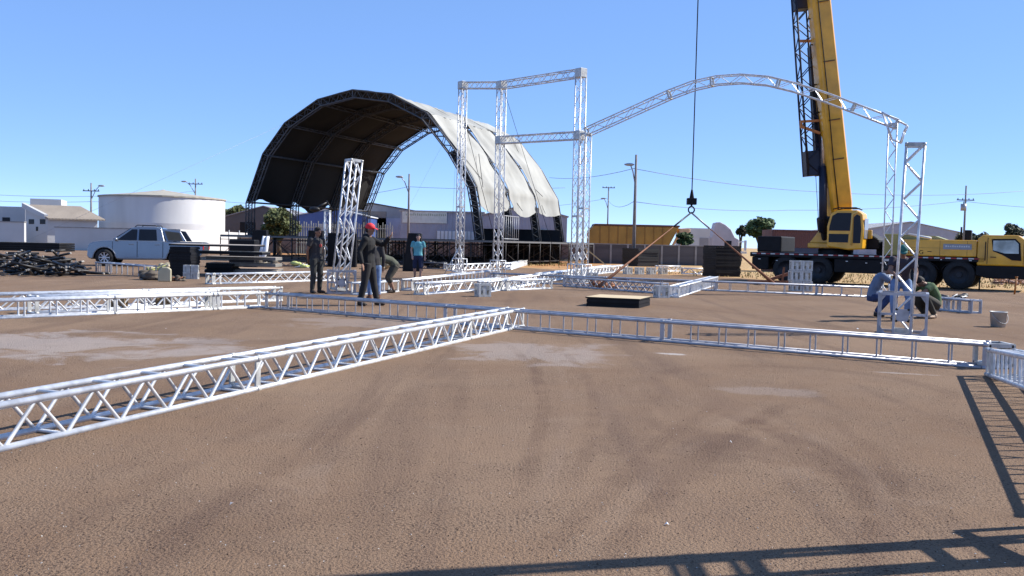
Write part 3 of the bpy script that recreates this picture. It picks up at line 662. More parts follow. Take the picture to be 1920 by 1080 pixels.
q = MB(); q.tube([(ox+.2, -1.5, 3.24), (ox+.45, -1.5, 3.30), (ox+1.15, -1.5, 3.30), (ox+1.4, -1.5, 3.2)], .025, 6); q.tube([(ox+.2, -.7, 3.24), (ox+.45, -.7, 3.30), (ox+1.15, -.7, 3.30)], .025, 6); q.tube([(ox+.45, -1.5, 3.3), (ox+.45, -.7, 3.3)], .02, 6); q.build('roof_rail', BLK, oc)
q = MB(); q.tube([(ox+1.02, -1.58, 1.7), (ox+1.02, -1.58, 3.0), (ox+1.25, -1.58, 3.14)], .035, 6); q.build('door_frame', mat('yellow_bright', (0.72, 0.50, 0.14), 0.4), oc)
# boom: foot, lean and tip in world coordinates
cm = ROOTM[cr.name]; foot = cm @ V((X0+.1, .1, 2.35)); hook = P(1297, 372, 36); 
axp = PL(1562+10, 418, foot, foot+V((1, 0, 0))); 
foot = PL(1577, 432, cm @ V((X0, .1, 0)), cm @ V((X0, .1, 0))+V((1, -.1, 0))); up_ = PL(1537, 12, foot, hook)
bdv = (up_-foot); 
kT = (hook.x+ .0 - foot.x)/bdv.x; tip = foot + bdv*kT; tip.y = hook.y
kz = tip.z
bt = (tip-foot).normalized(); bs = bt.cross(V((0, 1, 0))).normalized(); bn = bs.cross(bt).normalized()
def rbox(a, b, w_, d_): q = MB(); t = (b-a).normalized(); q.box((a+b)/2, ((b-a).length, w_, d_), (t, bs, bn)); return q
Lb = (tip-foot).length; s1 = 11.0
# tapered base section: pentagon-like box with a rounded underside
def section(r_, name, s0, s_1, w0, w1, d0, d1, m_):
    q = MB(); vs = []
    for s, w_, d_ in ((s0, w0, d0), (s_1, w1, d1)):
        c = foot+bt*s; vs += [c+bs*(w_/2*a)+bn*(d_/2*b) for a, b in ((-1, -.7), (-.8, -1), (.8, -1), (1, -.7), (1, .8), (.85, 1), (-.85, 1), (-1, .8))]
    q.add(vs, [tuple(range(7, -1, -1)), tuple(range(8, 16))]+[(i, (i+1) % 8, (i+1) % 8+8, i+8) for i in range(8)]); return q.build(name, m_, r_, world=True)
section(cr, 'boom_section', -.4, 1.2, .75, .98, .6, .95, YEL)
bo = section(cr, 'boom_section', 1.2, s1, .98, .78, .95, .74, YEL)
q = rbox(foot+bt*(s1-.28), foot+bt*(s1+.02), 0.86, 0.84); q.build('boom_collar', BLK, cr, world=True)
zz = [s1, 22, 33, 44, Lb]; ww = [.64, .56, .48, .40]
for i in range(4):
    if zz[i+1] > zz[i]: section(cr, 'boom_section', zz[i], zz[i+1], ww[i], ww[i], ww[i]*1.05, ww[i]*1.05, YEL)
q = MB()
for s in (2.0, 5.3, 6.5, 8.2, 9.3): q.tube([foot+bt*s+bs*.46, foot+bt*s+bs*.60-bn*.1], .03, 6)
q.box(foot+bt*6.1+bs*.62, (.45, .2, .3), (bt, bs, bn)); q.tube([foot+bt*.3+bs*.9+bn*.2, foot+bt*9.5+bs*.55+bn*.2], .012, 4); q.build('cable_guide', BLK, cr, world=True)
# lifting cylinder
ca = cm @ V((X0-.55, -.15, 1.85)); 
def bp_(px, py, dy=0.0): return PL(px, py, foot+V((0, dy, 0)), foot+V((1, -.1+dy, 0)) if dy == 0 else foot+V((1, dy-.1, 0)))
c0 = bp_(1543, 436, -.5); c1 = bp_(1543, 312, -.5); c2 = bp_(1546, 205, -.5)
for s in (3.2, 4.9, 7.4, 9.9):
    q = MB(); q.box(foot+bt*s-bn*.485, (.05, .5, .02), (bt, bs, bn)); q.build('weld_band', mat('seam_dark', (.12, .06, .01), .6), bo, world=True)
q = MB(); q.tube([foot+bt*.8-bn*.5+bs*.2, foot+bt*3-bn*.52+bs*.23, foot+bt*6-bn*.5+bs*.2, foot+bt*10.5-bn*.43+bs*.2], .022, 6); q.build('hydraulic_hose', BLK, cr, world=True)
q = MB(); q.tube([c0, c1], .17, 14); q.build('cylinder_barrel', NAVY, cr, world=True)
q = MB(); q.tube([c1, c2], .12, 14); q.build('cylinder_rod', mat('chrome_rod', (.6, .6, .64), .2, .8), cr, world=True)
q = MB(); q.box(bp_(1552, 198, -.3), (.9, .75, .7), (bt, bs, bn)); q.build('cylinder_bracket', BLK, cr, world=True, bevel=.05)
q = MB(); q.box(bp_(1548, 428, -.3), (1.0, .55, .6), (bt, bs, bn)); q.build('cylinder_foot', BLK, cr, world=True, bevel=.05)
# folded lattice jib carried along the boom
j0 = bp_(1524, 330, -.2); j1 = bp_(1496, -90, -.2); jd = (j1-j0)
truss(cr, [j0, j1], V((0, 1, 0)), wd=.62, ht=.62, r=.045, rb=.024, side='zig', top='zig', pitch=.62, matl=NAVY, sub='lattice_jib', ends=False)
q = MB(); q.box(j0+jd.normalized()*.55, (1.1, .56, .66), (jd.normalized(), V((0, 1, 0)), jd.normalized().cross(V((0, 1, 0))))); q.bar(j0+jd.normalized()*7.3-bs*0.0, j0+jd.normalized()*8.0, .62, .66, side=(0, 1, 0)); q.build('jib_block', NAVY, cr, world=True, bevel=.03)
q = MB(); q.bar(bp_(1536, 330, -.1), bp_(1522, 88, -.1), .3, .34, side=(0, 1, 0)); q.build('jib_beam', NAVY, cr, world=True)
q = MB(); q.tube([bp_(1517, 320, -.7), bp_(1484, -90, -.7)], .022, 5); q.build('jib_rope', BLKS, cr, world=True)
q = MB()
for (a, b) in (((1499, 77), (1524, 77)), ((1502, 228), (1540, 226)), ((1504, 238), (1538, 250)), ((1502, 226), (1502, 240))): q.bar(bp_(*a, -.55), bp_(*b, -.55), .1, .12, side=(0, 1, 0))
q.build('jib_bracket', ORG, cr, world=True)
# hoist rope, hook block, slings
tp2 = V((hook.x, hook.y, tip.z))
q = MB(); q.tube([tp2, hook], .022, 6); q.build('hoist_rope', BLKS, cr, world=True)
q = MB(); hk = hook; q.box(hk-V((0, 0, .12)), (.36, .3, .26)); q.tube([hk+V((0, 0, .35)), hk+V((0, 0, .0))], [.04, .1], 8)
hb = q.build('hook_block', BLK, cr, world=True, bevel=.04, seg=2)
q = MB(); q.tube([hk+V((math.cos(a)*.12, 0, -.45+math.sin(a)*.13)) for a in [math.pi/2+i*.5 for i in range(13)]], .03, 6, cap=False); q.tube([hk-V((0, 0, .2)), hk-V((0, 0, .34))], .04, 6); q.build('hook', BLK, hb, world=True)
# slings: one to each side, flat webbing
h2 = hk-V((0, 0, .56))
for lab, e, m_, w_ in (('brown webbing sling slanting down to the left from the crane hook', G(1122, 543)+V((0, 0, .1)), RUST, (.02, .10)), ('orange brown webbing sling slanting down to the right from the crane hook', G(1452, 538)+V((0, 0, .1)), RUST, (.02, .12))):
    t = thing('sling', lab, 'sling', e, 0); q = MB(); d = (e-h2); n_ = d.cross(V((0, 1, 0))).normalized(); q.add([h2-n_*w_[0]/2, h2+n_*w_[0]/2, h2+d*.35+n_*.05, e+n_*w_[1]/2, e-n_*w_[1]/2, h2+d*.35-n_*.05], [(0, 1, 2, 5), (5, 2, 3, 4)])
    q2 = MB(); k_ = [h2, h2+d*.3, h2+d*.62, e]; q2.tube(k_, [(w_[0]*.6, .012), (.018, .012), (w_[1]*.3, .015), (w_[1]*.6, .02)], 8, up=n_); q2.build('webbing', m_, t, world=True)
    q3 = MB(); q3.tube([h2, h2+d*.22], .035, 6); q3.build('sleeve', BLKS if 'left' in lab else STEEL, t, world=True)
# ================================================================== background
def house(name, label, px0, px1, ytop, Y, depth, m_, rot=0.0, cat='building', roofm=None, rise=0.0, over=.15, group=None):
    a = g0(px0, Y); b = g0(px1, Y); zt = P((px0+px1)/2, ytop, Y).z; wv = b.x-a.x
    t = thing(name, label, cat, ((a.x+b.x)/2, Y, 0), rot, group)
    q = MB()
    if rise: q.prism([(-wv/2, 0, -.3), (wv/2, 0, -.3), (wv/2, 0, zt), (0, 0, zt+rise), (-wv/2, 0, zt)], (0, depth, 0))
    else: q.bx(-wv/2, wv/2, 0, depth, -.3, zt)
    w_ = q.build('wall', m_, t)
    if roofm:
        q = MB()
        if rise:
            q.prism([(-wv/2-over, -over, zt-.05), (0, -over, zt+rise+.05), (0, -over, zt+rise+.17), (-wv/2-over, -over, zt+.07)], (0, depth+2*over, 0)); q.prism([(wv/2+over, -over, zt-.05), (wv/2+over, -over, zt+.07), (0.002, -over, zt+rise+.17), (0.002, -over, zt+rise+.05)], (0, depth+2*over, 0))
        else: q.bx(-wv/2-over, wv/2+over, -over, depth+over, zt+.002, zt+.14)
        q.build('roof', roofm, t)
    t['_w'] = wv; t['_h'] = zt; del t['_w'], t['_h']
    return t, w_, wv, zt
def opening(w_, x0, x1, z0, z1, y=-.02, m_=GLS, name='window', frame=ALUP):
    q = MB(); q.bx(x0, x1, y-.02, y+.01, z0, z1); o = q.build(name, m_, w_)
def bars(parent, x0, x1, z0, z1, n, y, m_):
    q = MB()
    for i in range(n+1): x = x0+(x1-x0)*i/n; q.bx(x-.03, x+.03, y-.05, y, z0, z1)
    q.build('mullion', m_, parent)
TILE = ribbed('roof_sheet_brown', (0.30, 0.25, 0.20), 3, 'X', .8, 0)
ROOFG = ribbed('roof_sheet_grey', (0.42, 0.40, 0.38), 3, 'X', .6, .1)
# far left white compound. The gabled house stands turned so its right flank catches the sun
HR = math.radians(28)
t, w_, wv, zt = house('white_building', 'plain white flat-roofed building at the far left edge', -90, 42, 386, 96, 12, WALLW, rot=0.2)
opening(w_, wv*.2, wv*.3, 2.0, 3.0)
t = thing('white_house', 'white gabled house with brown roof and two small dark windows in its shaded end', 'building', g0(89, 84), 0)
a = g0(48, 84.6); b = g0(89, 83.4); n1 = (b-a).normalized(); n2 = V((.90, .43, 0)).normalized(); dl = 4.2
zE = P(60, 399, 84).z; zA = P(52, 387, 84).z
q = MB(); gv = [a, b, b+V((0, 0, P(89, 409, 84).z)), a.lerp(b, .08)+V((0, 0, P(52, 387, 84).z)), a+V((0, 0, P(48, 389, 84).z))]
q.prism(gv, n2*dl); w_ = q.build('wall', WALLW, t, world=True)
zr = P(52, 387, 84).z; ze = P(89, 409, 84).z
q = MB(); rr = [a.lerp(b, .05)+V((0, 0, zr+.06)), b+n1*.5+V((0, 0, ze-.12)), b+n1*.5+V((0, 0, ze)), a.lerp(b, .05)+V((0, 0, zr+.2))]; q.prism([p-n2*.25 for p in rr], n2*(dl+.6)); q.build('roof', TILE, t, world=True)
q = MB(); q.prism([p-n2*.30+V((0, 0, .02)) for p in (a.lerp(b, .0)+V((0, 0, zr-.15)), b+n1*.1+V((0, 0, ze-.1)), b+n1*.1+V((0, 0, ze+.3)), a.lerp(b, .0)+V((0, 0, zr+.32)))], n2*.28); q.build('gable_parapet', WALLW, t, world=True)
for (x0, x1, y0, y1) in ((54, 64, 411, 420), (75, 85, 411, 420), (67.5, 71.5, 425, 433)):
    q = MB(); f = [PL(x, y, a, b)-V((0, .03, 0)) for x, y in ((x0, y0), (x1, y0), (x1, y1), (x0, y1))]; q.prism(f, (0, .02, 0)); q.build('window', GLS, t, world=True)
t, w_, wv, zt = house('white_block', 'white cubic water tank room rising above the gabled house', 60, 112, 373, 92, 5, WALLW, rot=.35); opening(w_, -wv*.3, -wv*.1, zt-1.4, zt-.8, m_=CONC, name='vent')
t, w_, wv, zt = house('yard_wall', 'low shaded white wall standing left of the gabled house', -60, 47, 416, 81, .3, WALLW, rot=-.05, cat='wall')
q = MB(); q.bx(-wv/2-.05, wv/2+.05, -.05, .35, zt+.002, zt+.08); q.build('coping', CONC, t)
t, w_, wv, zt = house('yard_wall', 'long white perimeter wall behind the pickup and below the round tank', 103, 336, 429, 79, .3, WALLW, rot=0.0, cat='wall')
q = MB(); q.bx(-wv/2-.05, wv/2+.05, -.05, .35, zt+.002, zt+.08); q.build('coping', CONC, t)
# sunlit run of the same wall turning towards the stage
a = g0(338, 72); b = g0(466, 92); t = thing('yard_wall', 'bright sunlit white wall running from the pickup towards the black screens', 'wall', (a+b)/2, 0)
zt = P(336, 430, 72).z; q = MB(); d = (b-a).normalized(); n_ = V((-d.y, d.x, 0)); q.prism([a, b, b+V((0, 0, P(466, 437, 92).z)), a+V((0, 0, zt))], n_*.3); q.build('wall', WALLW, t, world=True)
q = MB(); 
for k in (.65, .82, .98): p = a.lerp(b, k)-n_*.06; q.tube([p, p+V((0, 0, 2.1))], .05, 6)
q.build('post', STEEL, t, world=True)
# round tank
c = g0(306, 94); zt = P(200, 364, 88).z; rad = 231/2/1700*94*0.955
t = thing('storage_tank', 'large round white storage tank with a low cone roof', 'tank', c, 0)
q = MB(); q.lathe(V((0, 0, 0)), [(rad, -.2), (rad, 2.6), (rad*1.001, 2.64), (rad, 2.68), (rad, zt)], 72); q.build('shell', mat('tank_render', (0.60, 0.60, 0.60), 0.8, 0, ns=.35, na=.2, streak=(1, 1, .2), bump=.2, bs=2), t)
za = P(312, 357, 94).z; q = MB(); q.lathe(V((0, 0, 0)), [(rad*1.02, zt-.12), (rad*1.02, zt+.02), (rad*.5, zt+(za-zt)*.5), (.3, za), (.001, za+.1)], 36, smooth=False); q.build('roof', mat('tank_roof', (0.36, 0.33, 0.27), .8, ns=2, na=.2), t)
# sheds behind the stage
SHG = ribbed('sheet_grey', (0.30, 0.29, 0.30), 2.2, 'X', .6, .2); SHB = ribbed('sheet_blue', (0.05, 0.10, 0.30), 2.2, 'X', .5, .1); SHD = ribbed('sheet_dark', (0.11, 0.10, 0.10), 2.2, 'X', .7, .2); SHW = ribbed('sheet_white', (0.62, 0.63, 0.64), 2.2, 'X', .6, .1); SHP = ribbed('sheet_bluegrey', (0.34, 0.35, 0.42), 2.2, 'X', .6, .1)
t, w_, wv, zt = house('warehouse', 'dark grey gabled warehouse behind the round tree', 421, 565, 408, 118, 18, SHD, roofm=SHG, rise=1.4)
opening(w_, wv*.0, wv*.1, 1.4, 3.4, m_=WHT); opening(w_, -wv*.3, -wv*.1, 0, 3.4, m_=BLK, name='door')
t, w_, wv, zt = house('warehouse', 'blue sheet-metal warehouse with pale roof behind the stage', 556, 690, 405, 105, 16, SHB, roofm=SHW, rise=.8)
opening(w_, -wv*.2, wv*.1, 0, 3.2, m_=SHP, name='door')
t, w_, wv, zt = house('warehouse', 'grey gabled warehouse with vertical stripes behind the stage centre', 600, 790, 396, 112, 18, SHG, roofm=SHD, rise=.9)
opening(w_, -wv*.45+5.2, -wv*.45+7.5, 1, zt, m_=mat('brown_sheet', (.2, .16, .14), .7), name='cladding'); opening(w_, wv*.05, wv*.4, .0, zt-.8, m_=SHP, name='cladding')
t, w_, wv, zt = house('banner_building', 'low pale building carrying a long white signboard right of the lamp post', 750, 905, 398, 98, 10, SHP, roofm=ROOFG)
q = MB(); q.bx(-wv/2+.2, wv*.06, -.12, -.03, zt-1.2, zt+.1); bn_ = q.build('signboard', mat('banner_cream', (.66, .67, .60), .8, ns=3, na=.12), t)
q = MB(); rnd = random.Random(3)
for k in range(22):
    x = -wv/2+.6+k*.19*1.05; hh = rnd.choice((.18, .24, .2)); q.bx(x, x+.09, -.128, -.122, zt-.42, zt-.42+hh)
q.build('faded_lettering', mat('faded_green_letters', (.34, .38, .26), .8), bn_)
q = MB(); q.bx(wv*.22-2.5, wv*.22+1.6, -.08, -.03, .9, 2.6); wd_ = q.build('window', WHT, t); bars(wd_, wv*.22-2.5, wv*.22+1.6, .9, 2.6, 10, -.085, CONC)
t, w_, wv, zt = house('warehouse', 'pale gabled shed seen under the torn edge of the stage canvas', 905, 1062, 405, 92, 14, SHP, roofm=SHG, rise=1.0)
opening(w_, -wv*.48, wv*.0, 0, 2.4, m_=SHG, name='door'); q = MB(); q.bx(wv*.12, wv*.27, -.08, -.03, .6, 2.9); wd_ = q.build('window', GLL, t); bars(wd_, wv*.12, wv*.27, .6, 2.9, 6, -.085, ALUP)
t, w_, wv, zt = house('warehouse', 'distant long shed with pale roof behind the crane deck', 1610, 1800, 434, 150, 30, SHP, roofm=ROOFG, rise=1.5); opening(w_, -wv*.2, 0, 0, 4, m_=SHG, name='door')
t, w_, wv, zt = house('white_building', 'small white building glimpsed between the sling and the white truck', 1288, 1345, 428, 110, 8, WALLW); opening(w_, -wv*.1, wv*.2, 0.6, 2.6, m_=SHG, name='door')
t, w_, wv, zt = house('block_wall', 'long low dark grey wall running behind the panel stacks', 1102, 1335, 460, 72, .4, mat('wall_grey', (0.10, 0.095, 0.10), .9, ns=.7, na=.3, streak=(.3, 1, 3)), cat='wall')
q = MB(); q.bx(-wv/2-.05, wv/2+.05, -.05, .45, zt+.002, zt+.07); q.build('coping', CONC, t)
q = MB()
for k in range(8): x = -wv/2+.4+k*wv/7.3; q.bx(x, x+.15, -.06, -.003, 0, zt)
q.build('pilaster', CONC, t)
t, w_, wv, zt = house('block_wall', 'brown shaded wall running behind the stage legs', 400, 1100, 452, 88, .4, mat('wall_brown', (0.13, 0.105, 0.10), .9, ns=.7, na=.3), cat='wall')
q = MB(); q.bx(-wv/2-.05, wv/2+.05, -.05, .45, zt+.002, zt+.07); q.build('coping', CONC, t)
t = thing('picket_fence', 'pale slatted fence in front of the blue warehouse', 'fence', g0(600, 86), 0)
a = g0(556, 86).x-g0(600, 86).x; b = g0(735, 86).x-g0(600, 86).x; n_ = 40; q = MB()
for k in range(n_+1): x = a+(b-a)*k/n_; q.bx(x-.035, x+.035, -.03, .03, 0, 3.0+.15*math.sin(k*2.3))
q.build('slat', mat('fence_pale', (.40, .42, .36), .8), t); q = MB(); q.bx(a, b, .035, .09, 1.0, 1.1); q.bx(a, b, .035, .09, 2.5, 2.6); q.build('rail', STEEL, t)
# containers, trailer, truck
t, w_, wv, zt = house('shipping_container', 'faded maroon shipping container behind the crane turntable', 1447, 1542, 431, 58, 2.4, ribbed('maroon_sheet', (0.12, 0.05, 0.045), 2.6, 'X', .7, .1), cat='container')
q = MB(); q.bx(-wv/2, wv/2, -.03, -.003, .2, 1.55); q.build('lower_band', mat('navy_band', (.03, .045, .09), .7), t)
q = MB()
for x in (-wv/2, wv/2-.12): q.bx(x, x+.12, -.05, -.031, 0, zt)
q.bx(-wv/2, wv/2, -.04, -.003, zt-.1, zt); q.build('corner_post', mat('maroon_dark', (.08, .03, .03), .7), t)
Yt = 78; a = g0(1104, Yt); b = g0(1272, Yt); L_ = (b-a).length; z0 = P(1190, 462, Yt).z-.6; zt = P(1190, 421, Yt).z
t = thing('dump_trailer', 'long yellow dump trailer with dark band and raised tail ramps behind the grey wall', 'trailer', (a+b)/2, 0)
q = MB(); q.prism([(-L_/2, 0, 1.35), (-L_/2, 0, zt-.6), (-L_/2+.4, 0, zt-.15), (L_/2, 0, zt-.15), (L_/2-.9, 0, 1.35)], (0, 2.5, 0)); q.build('tub', mat('ochre_paint', (.46, .24, .04), .6, ns=.6, na=.3), t, bevel=.03)
q = MB(); q.prism([(-L_/2+.38, -.06, zt-.15), (L_/2+.05, -.06, zt-.15), (L_/2+.05, -.06, zt), (-L_/2+.45, -.06, zt)], (0, 2.6, 0)); q.build('top_rail', mat('dark_brown_rail', (.13, .05, .03), .6), t)
q = MB()
for k in range(8): x = -L_/2+.9+k*(L_-2)/7.4; q.bx(x, x+.06, -.05, -.003, 1.4, zt-.16)
q.build('rib', mat('ochre_dark', (.3, .15, .03), .6), t)
q = MB(); q.bx(-L_/2, L_/2-.7, -.04, 2.4, 1.0, 1.347); q.build('side_band', mat('brown_black', (.035, .02, .02), .7), t)
for k in range(3): wheel(t, -L_/2+1.2+k*1.3, .2, .52, .3, 1, RIMD)
q = MB()
for x in (L_/2-.9, L_/2-.2, L_/2+.3): q.bar((x, -.1, .7), (x+.75, -.1, 2.3), .14, .2)
q.build('tail_ramp', mat('orange_faded', (.62, .34, .14), .6), t)
q = MB(); q.bx(L_/2+.02, L_/2+.95, -.1, 1.2, zt-.75, zt-.25); q.build('tail_canopy', mat('orange_pale', (.60, .38, .22), .6), t, bevel=.04)
# white lorry
Yt = 62; c = g0(1365, Yt); t = thing('lorry', 'white lorry with a tall curved roof deflector behind the black panel stack', 'truck', c, -.12)
s_ = Yt/1700; q = MB(); pf = [(-30, .6), (-30, 2.15), (-24, 3.2), (-16, 3.22), (-6, 3.05), (4, 2.75), (12, 2.2), (20, 2.05), (21, .6)]
q.prism([(x*s_, 0, z) for x, z in pf], (0, 2.3, 0)); cbn = q.build('cab', mat('lorry_pinkwhite', (.52, .46, .46), .5, na=.1), t, bevel=.06, seg=2)
q = MB(); q.prism([(x*s_, -.02, z) for x, z in ((-7, 1.35), (-7, 1.95), (6, 1.95), (6, 1.35))], (0, .015, 0)); q.build('window', GLS, cbn)
q = MB(); q.bx(22*s_, 34*s_, -.1, .4, 1.1, 1.25); q.tube([(22*s_, -.1, 1.9), (30*s_, -.3, 1.9), (30*s_, -.3, 1.3)], .05, 6); q.bx(28*s_, 32*s_, -.45, -.2, 1.3, 2.0); q.build('mirror', WHT, t)
for x in (-20, 12): wheel(t, x*s_, .2, .5, .3, 1, RIMD)
q = MB(); q.bx(-8*s_, 21*s_, -.03, 2.3, .62, .8); q.build('bumper', WHT, t)
# street poles and lamps, wires
def pole(label, px, yb, yt, Y, lamp=None, arms=(), r=.11, cat='pole', group='utility poles behind the yard'):
    b = g0(px, Y); top = P(px, yt, Y); t = thing('utility_pole', label, cat, b, 0, group)
    q = MB(); q.tube([(0, 0, 0), (0, 0, top.z)], [r*1.25, r*.7], 10); q.build('post', mat('pole_concrete', (.20, .19, .19), .9, ns=4, na=.2), t)
    for (lx, ly) in (lamp or ()):
        e = P(lx, ly, Y)-b; q = MB(); q.tube([(0, 0, e.z-1.6), (e.x*.45, 0, e.z-.5), (e.x*.85, 0, e.z), (e.x, 0, e.z+.02)], .045, 6); o = q.build('lamp_arm', STEEL, t)
        q = MB(); q.ell((e.x, 0, e.z-.02), (.38, .16, .11)); q.build('lamp_head', STEEL, o)
    for y in arms:
        z = P(px, y, Y).z; q = MB(); q.bx(-.9, .9, -.06, .06, z-.05, z+.05)
        for x in (-.8, -.3, .35, .8): q.tube([(x, 0, z+.05), (x, 0, z+.2)], .05, 6)
        q.build('crossarm', BARK, t)
    return b, top
pole('grey utility pole with a lamp arm left of the round tank', 171, 465, 343, 100, [(190, 348)], (358,))
pole('utility pole with a lamp arm rising behind the round tank roof', 366, 400, 335, 115, [(345, 340)], (345,))
pole('utility pole with a curved lamp arm framed by the stage arch opening', 765, 470, 326, 86, [(749, 331)])
pole('short distant utility pole above the yellow trailer', 1138, 425, 350, 130, [(1131, 372)], (352,))
b, tp_ = pole('tall utility pole beside the panel stack with small lamp', 1188, 466, 290, 67, [(1180, 308)], (), .12)
pole('utility pole with transformer above the crane deck at the right', 1806, 440, 348, 95, [], (375,))
tr_b = g0(1806, 95)
t = thing('transformer', 'small transformer drum hung on the right utility pole', 'transformer', tr_b+V((0, -.35, P(1800, 388, 95).z-.4)), 0); q = MB(); q.lathe(V((-.35, 0, 0)), [(.001, 0), (.28, 0), (.28, .7), (.001, .7)], 14); q.build('drum', STEEL, t); q = MB(); q.tube([(-.35, 0, .7), (-.35, 0, .95)], .05, 6); q.build('bushing', BLK, t)
def wire(label, pts, Y, r=.02):
    w_ = [P(x, y, Y if not isinstance(Y, (list, tuple)) else Y[i]) for i, (x, y) in enumerate(pts)]; q = MB(); ps = []
    for i in range(len(w_)-1):
        for j in range(8): ps.append(w_[i].lerp(w_[i+1], j/8)-V((0, 0, 1))*((w_[i+1]-w_[i]).length*.012*4*(j/8)*(1-j/8)))
    ps.append(w_[-1]); q.tube(ps, r, 4); tag(q.build('power_line', mat('wire_grey', (.16, .17, .2), .6), None), label, 'cable', 'overhead wires')
wire('upper overhead wire from the tall pole to the right edge', [(1188, 316), (1540, 360), (1920, 358)], [67, 80, 95])
wire('lower overhead wire sagging behind the crane boom', [(1188, 378), (1480, 394), (1806, 377), (1990, 392)], [67, 85, 95, 95])
wire('overhead wire rising from the gantry to the tall pole', [(1030, 333), (1188, 316)], [95, 67])
wire('overhead wire between the gantry and the short pole', [(1040, 386), (1138, 372), (1188, 378)], [130, 130, 67])
wire('overhead wire crossing the stage arch opening', [(690, 364), (765, 350), (1060, 352)], 86, .018)
wire('left overhead wire running to the pole by the tank', [(-60, 362), (171, 368), (366, 358)], [100, 100, 115])
wire('lower left overhead wire near the white compound', [(-60, 374), (171, 378), (366, 372), (480, 382)], [100, 100, 115, 115])
# trees
def tree(label, px, ybase, ytop, Y, wpx, seed, cols, cover=.55, shape=1.0, nclump=26, leaf=.16, trunk=.25):
    rnd = random.Random(seed); b = g0(px, Y); H = P(px, ytop, Y).z; W = wpx/F*Y/2; zc = max(P(px, ybase, Y).z, H*.12)
    t = thing('tree', label, 'tree', b, 0, 'trees beyond the yard'); q = MB(); ch = (H-zc)/2; cc = V((0, 0, zc+ch))
    q.tube([(0, 0, 0), (rnd.uniform(-.1, .1), 0, zc*.6), (rnd.uniform(-.2, .2), .1, cc.z)], [trunk, trunk*.7, trunk*.3], 8)
    cl = []
    for k in range(nclump):
        d = V((rnd.gauss(0, 1), rnd.gauss(0, 1), rnd.gauss(0, 1))).normalized()*(rnd.random()**.45)
        c = cc+V((d.x*W*.82, d.y*W*.8, d.z*ch*.8)); cl.append(c)
        if k % 3 == 0: q.tube([(0, 0, zc*.7), (c-V((0, 0, 1))*0).lerp(V((0, 0, zc)), .45), c], [trunk*.4, trunk*.2, .03], 5)
    q.build('trunk', BARK, t); q = MB()
    for k, c in enumerate(cl):
        R = W*rnd.uniform(.16, .38)
        for j in range(int(150*shape)):
            d = V((rnd.gauss(0, 1), rnd.gauss(0, 1), rnd.gauss(0, .8))).normalized()*(R*rnd.random()**.35)
            p = c+d; s_ = leaf*rnd.uniform(.6, 1.4); a = V((rnd.uniform(-1, 1), rnd.uniform(-1, 1), rnd.uniform(-.6, .6))).normalized(); e = a.orthogonal().normalized()
            q.cur = rnd.choice((0, 0, 1)); q.add([p-a*s_, p+e*s_*.6, p+a*s_, p-e*s_*.6], [(0, 1, 2, 3)])
    q.build('crown', [mat('leaf_'+cols[0][0], cols[0][1], .8, ns=1.2, na=.4), mat('leaf_'+cols[1][0], cols[1][1], .8, ns=1.2, na=.4)], t)
OL = (('olive', (.10, .115, .035)), ('olive_dark', (.05, .065, .02))); GN = (('green', (.075, .12, .035)), ('green_dark', (.03, .055, .018))); DK_ = (('dark', (.03, .045, .02)), ('brown', (.06, .05, .03)))
tree('round olive-green tree behind the left end of the stage deck', 524, 448, 391, 80, 78, 1, OL, shape=1.4, nclump=34, leaf=.16)
tree('bushy green tree behind the white lorry', 1423, 445, 411, 88, 62, 2, GN, shape=1.0, leaf=.2, nclump=26)
tree('leafy tree at the tail of the yellow trailer', 1284, 470, 430, 74, 30, 3, GN, leaf=.13, nclump=18)
tree('dark tree behind the crane cab at the right edge', 1900, 448, 420, 95, 46, 4, DK_, nclump=16, shape=.7, leaf=.22)
tree('low dark tree showing above the crane engine cover', 1820, 452, 440, 120, 60, 5, DK_, nclump=16, leaf=.25)
tree('distant treetops left of the stage arch', 446, 410, 391, 150, 60, 6, OL, nclump=20, leaf=.3)
tree('small dark treetop beside the bushy green tree', 1388, 448, 418, 100, 22, 8, DK_, nclump=12, shape=.6, leaf=.2)
# right edge green hoarding and rubble
t, w_, wv, zt = house('hoarding', 'green hoarding panel behind the crane cab at the right edge', 1868, 1990, 452, 60, .15, ribbed('hoarding_green', (.05, .16, .10), 3, 'X', .7, 0), cat='hoarding')
q = MB(); q.bx(-wv/2, wv/2, -.05, -.003, zt-.08, zt); q.build('top_rail', STEEL, t)
rb_ = MB(); rnd = random.Random(9)
for k in range(150):
    c = g0(rnd.uniform(1868, 1935), rnd.uniform(43, 48)); s_ = rnd.uniform(.06, .24); rb_.ell(c+V((0, 0, rnd.uniform(0, .35))), (s_*.6, s_*.5, s_*.4), 6, 4)
tag(rb_.build('rubble', mat('rubble_pink', (.42, .27, .2), .9, ns=5, na=.5)), 'heap of pinkish rubble beside the front of the crane', 'rubble', kind='stuff')
for i, (px, y, h_) in enumerate(((1902, 552, .62), (1586, 505, .5))):
    b = G(px, y); t = thing('marker_stake', ('thin orange marker stake in front of the crane bumper', 'short rusty stake seen below the crane chassis')[i], 'stake', b, 0); q = MB(); q.tube([(0, 0, 0), (.05, 0, h_)], .035, 6); q.build('stake', ORG, t); q = MB(); q.tube([(.05, 0, h_), (.055, 0, h_+.04)], .05, 6); q.build('cap', ORG, t)
# ================================================================== trusses on the ground
GT = 'aluminium box trusses laid out on the yard'
# foreground zig-zag truss
A = G(-330, 912); B = G(974, 618)
lying('nearest zigzag-braced truss lying diagonally across the left foreground', (-330, 912), (966, 612), side='zig', top='rung', pitch=.27, r=.028, rb=.016, plates=[(B-A).length*.83, (B-A).length*.35], n=10)
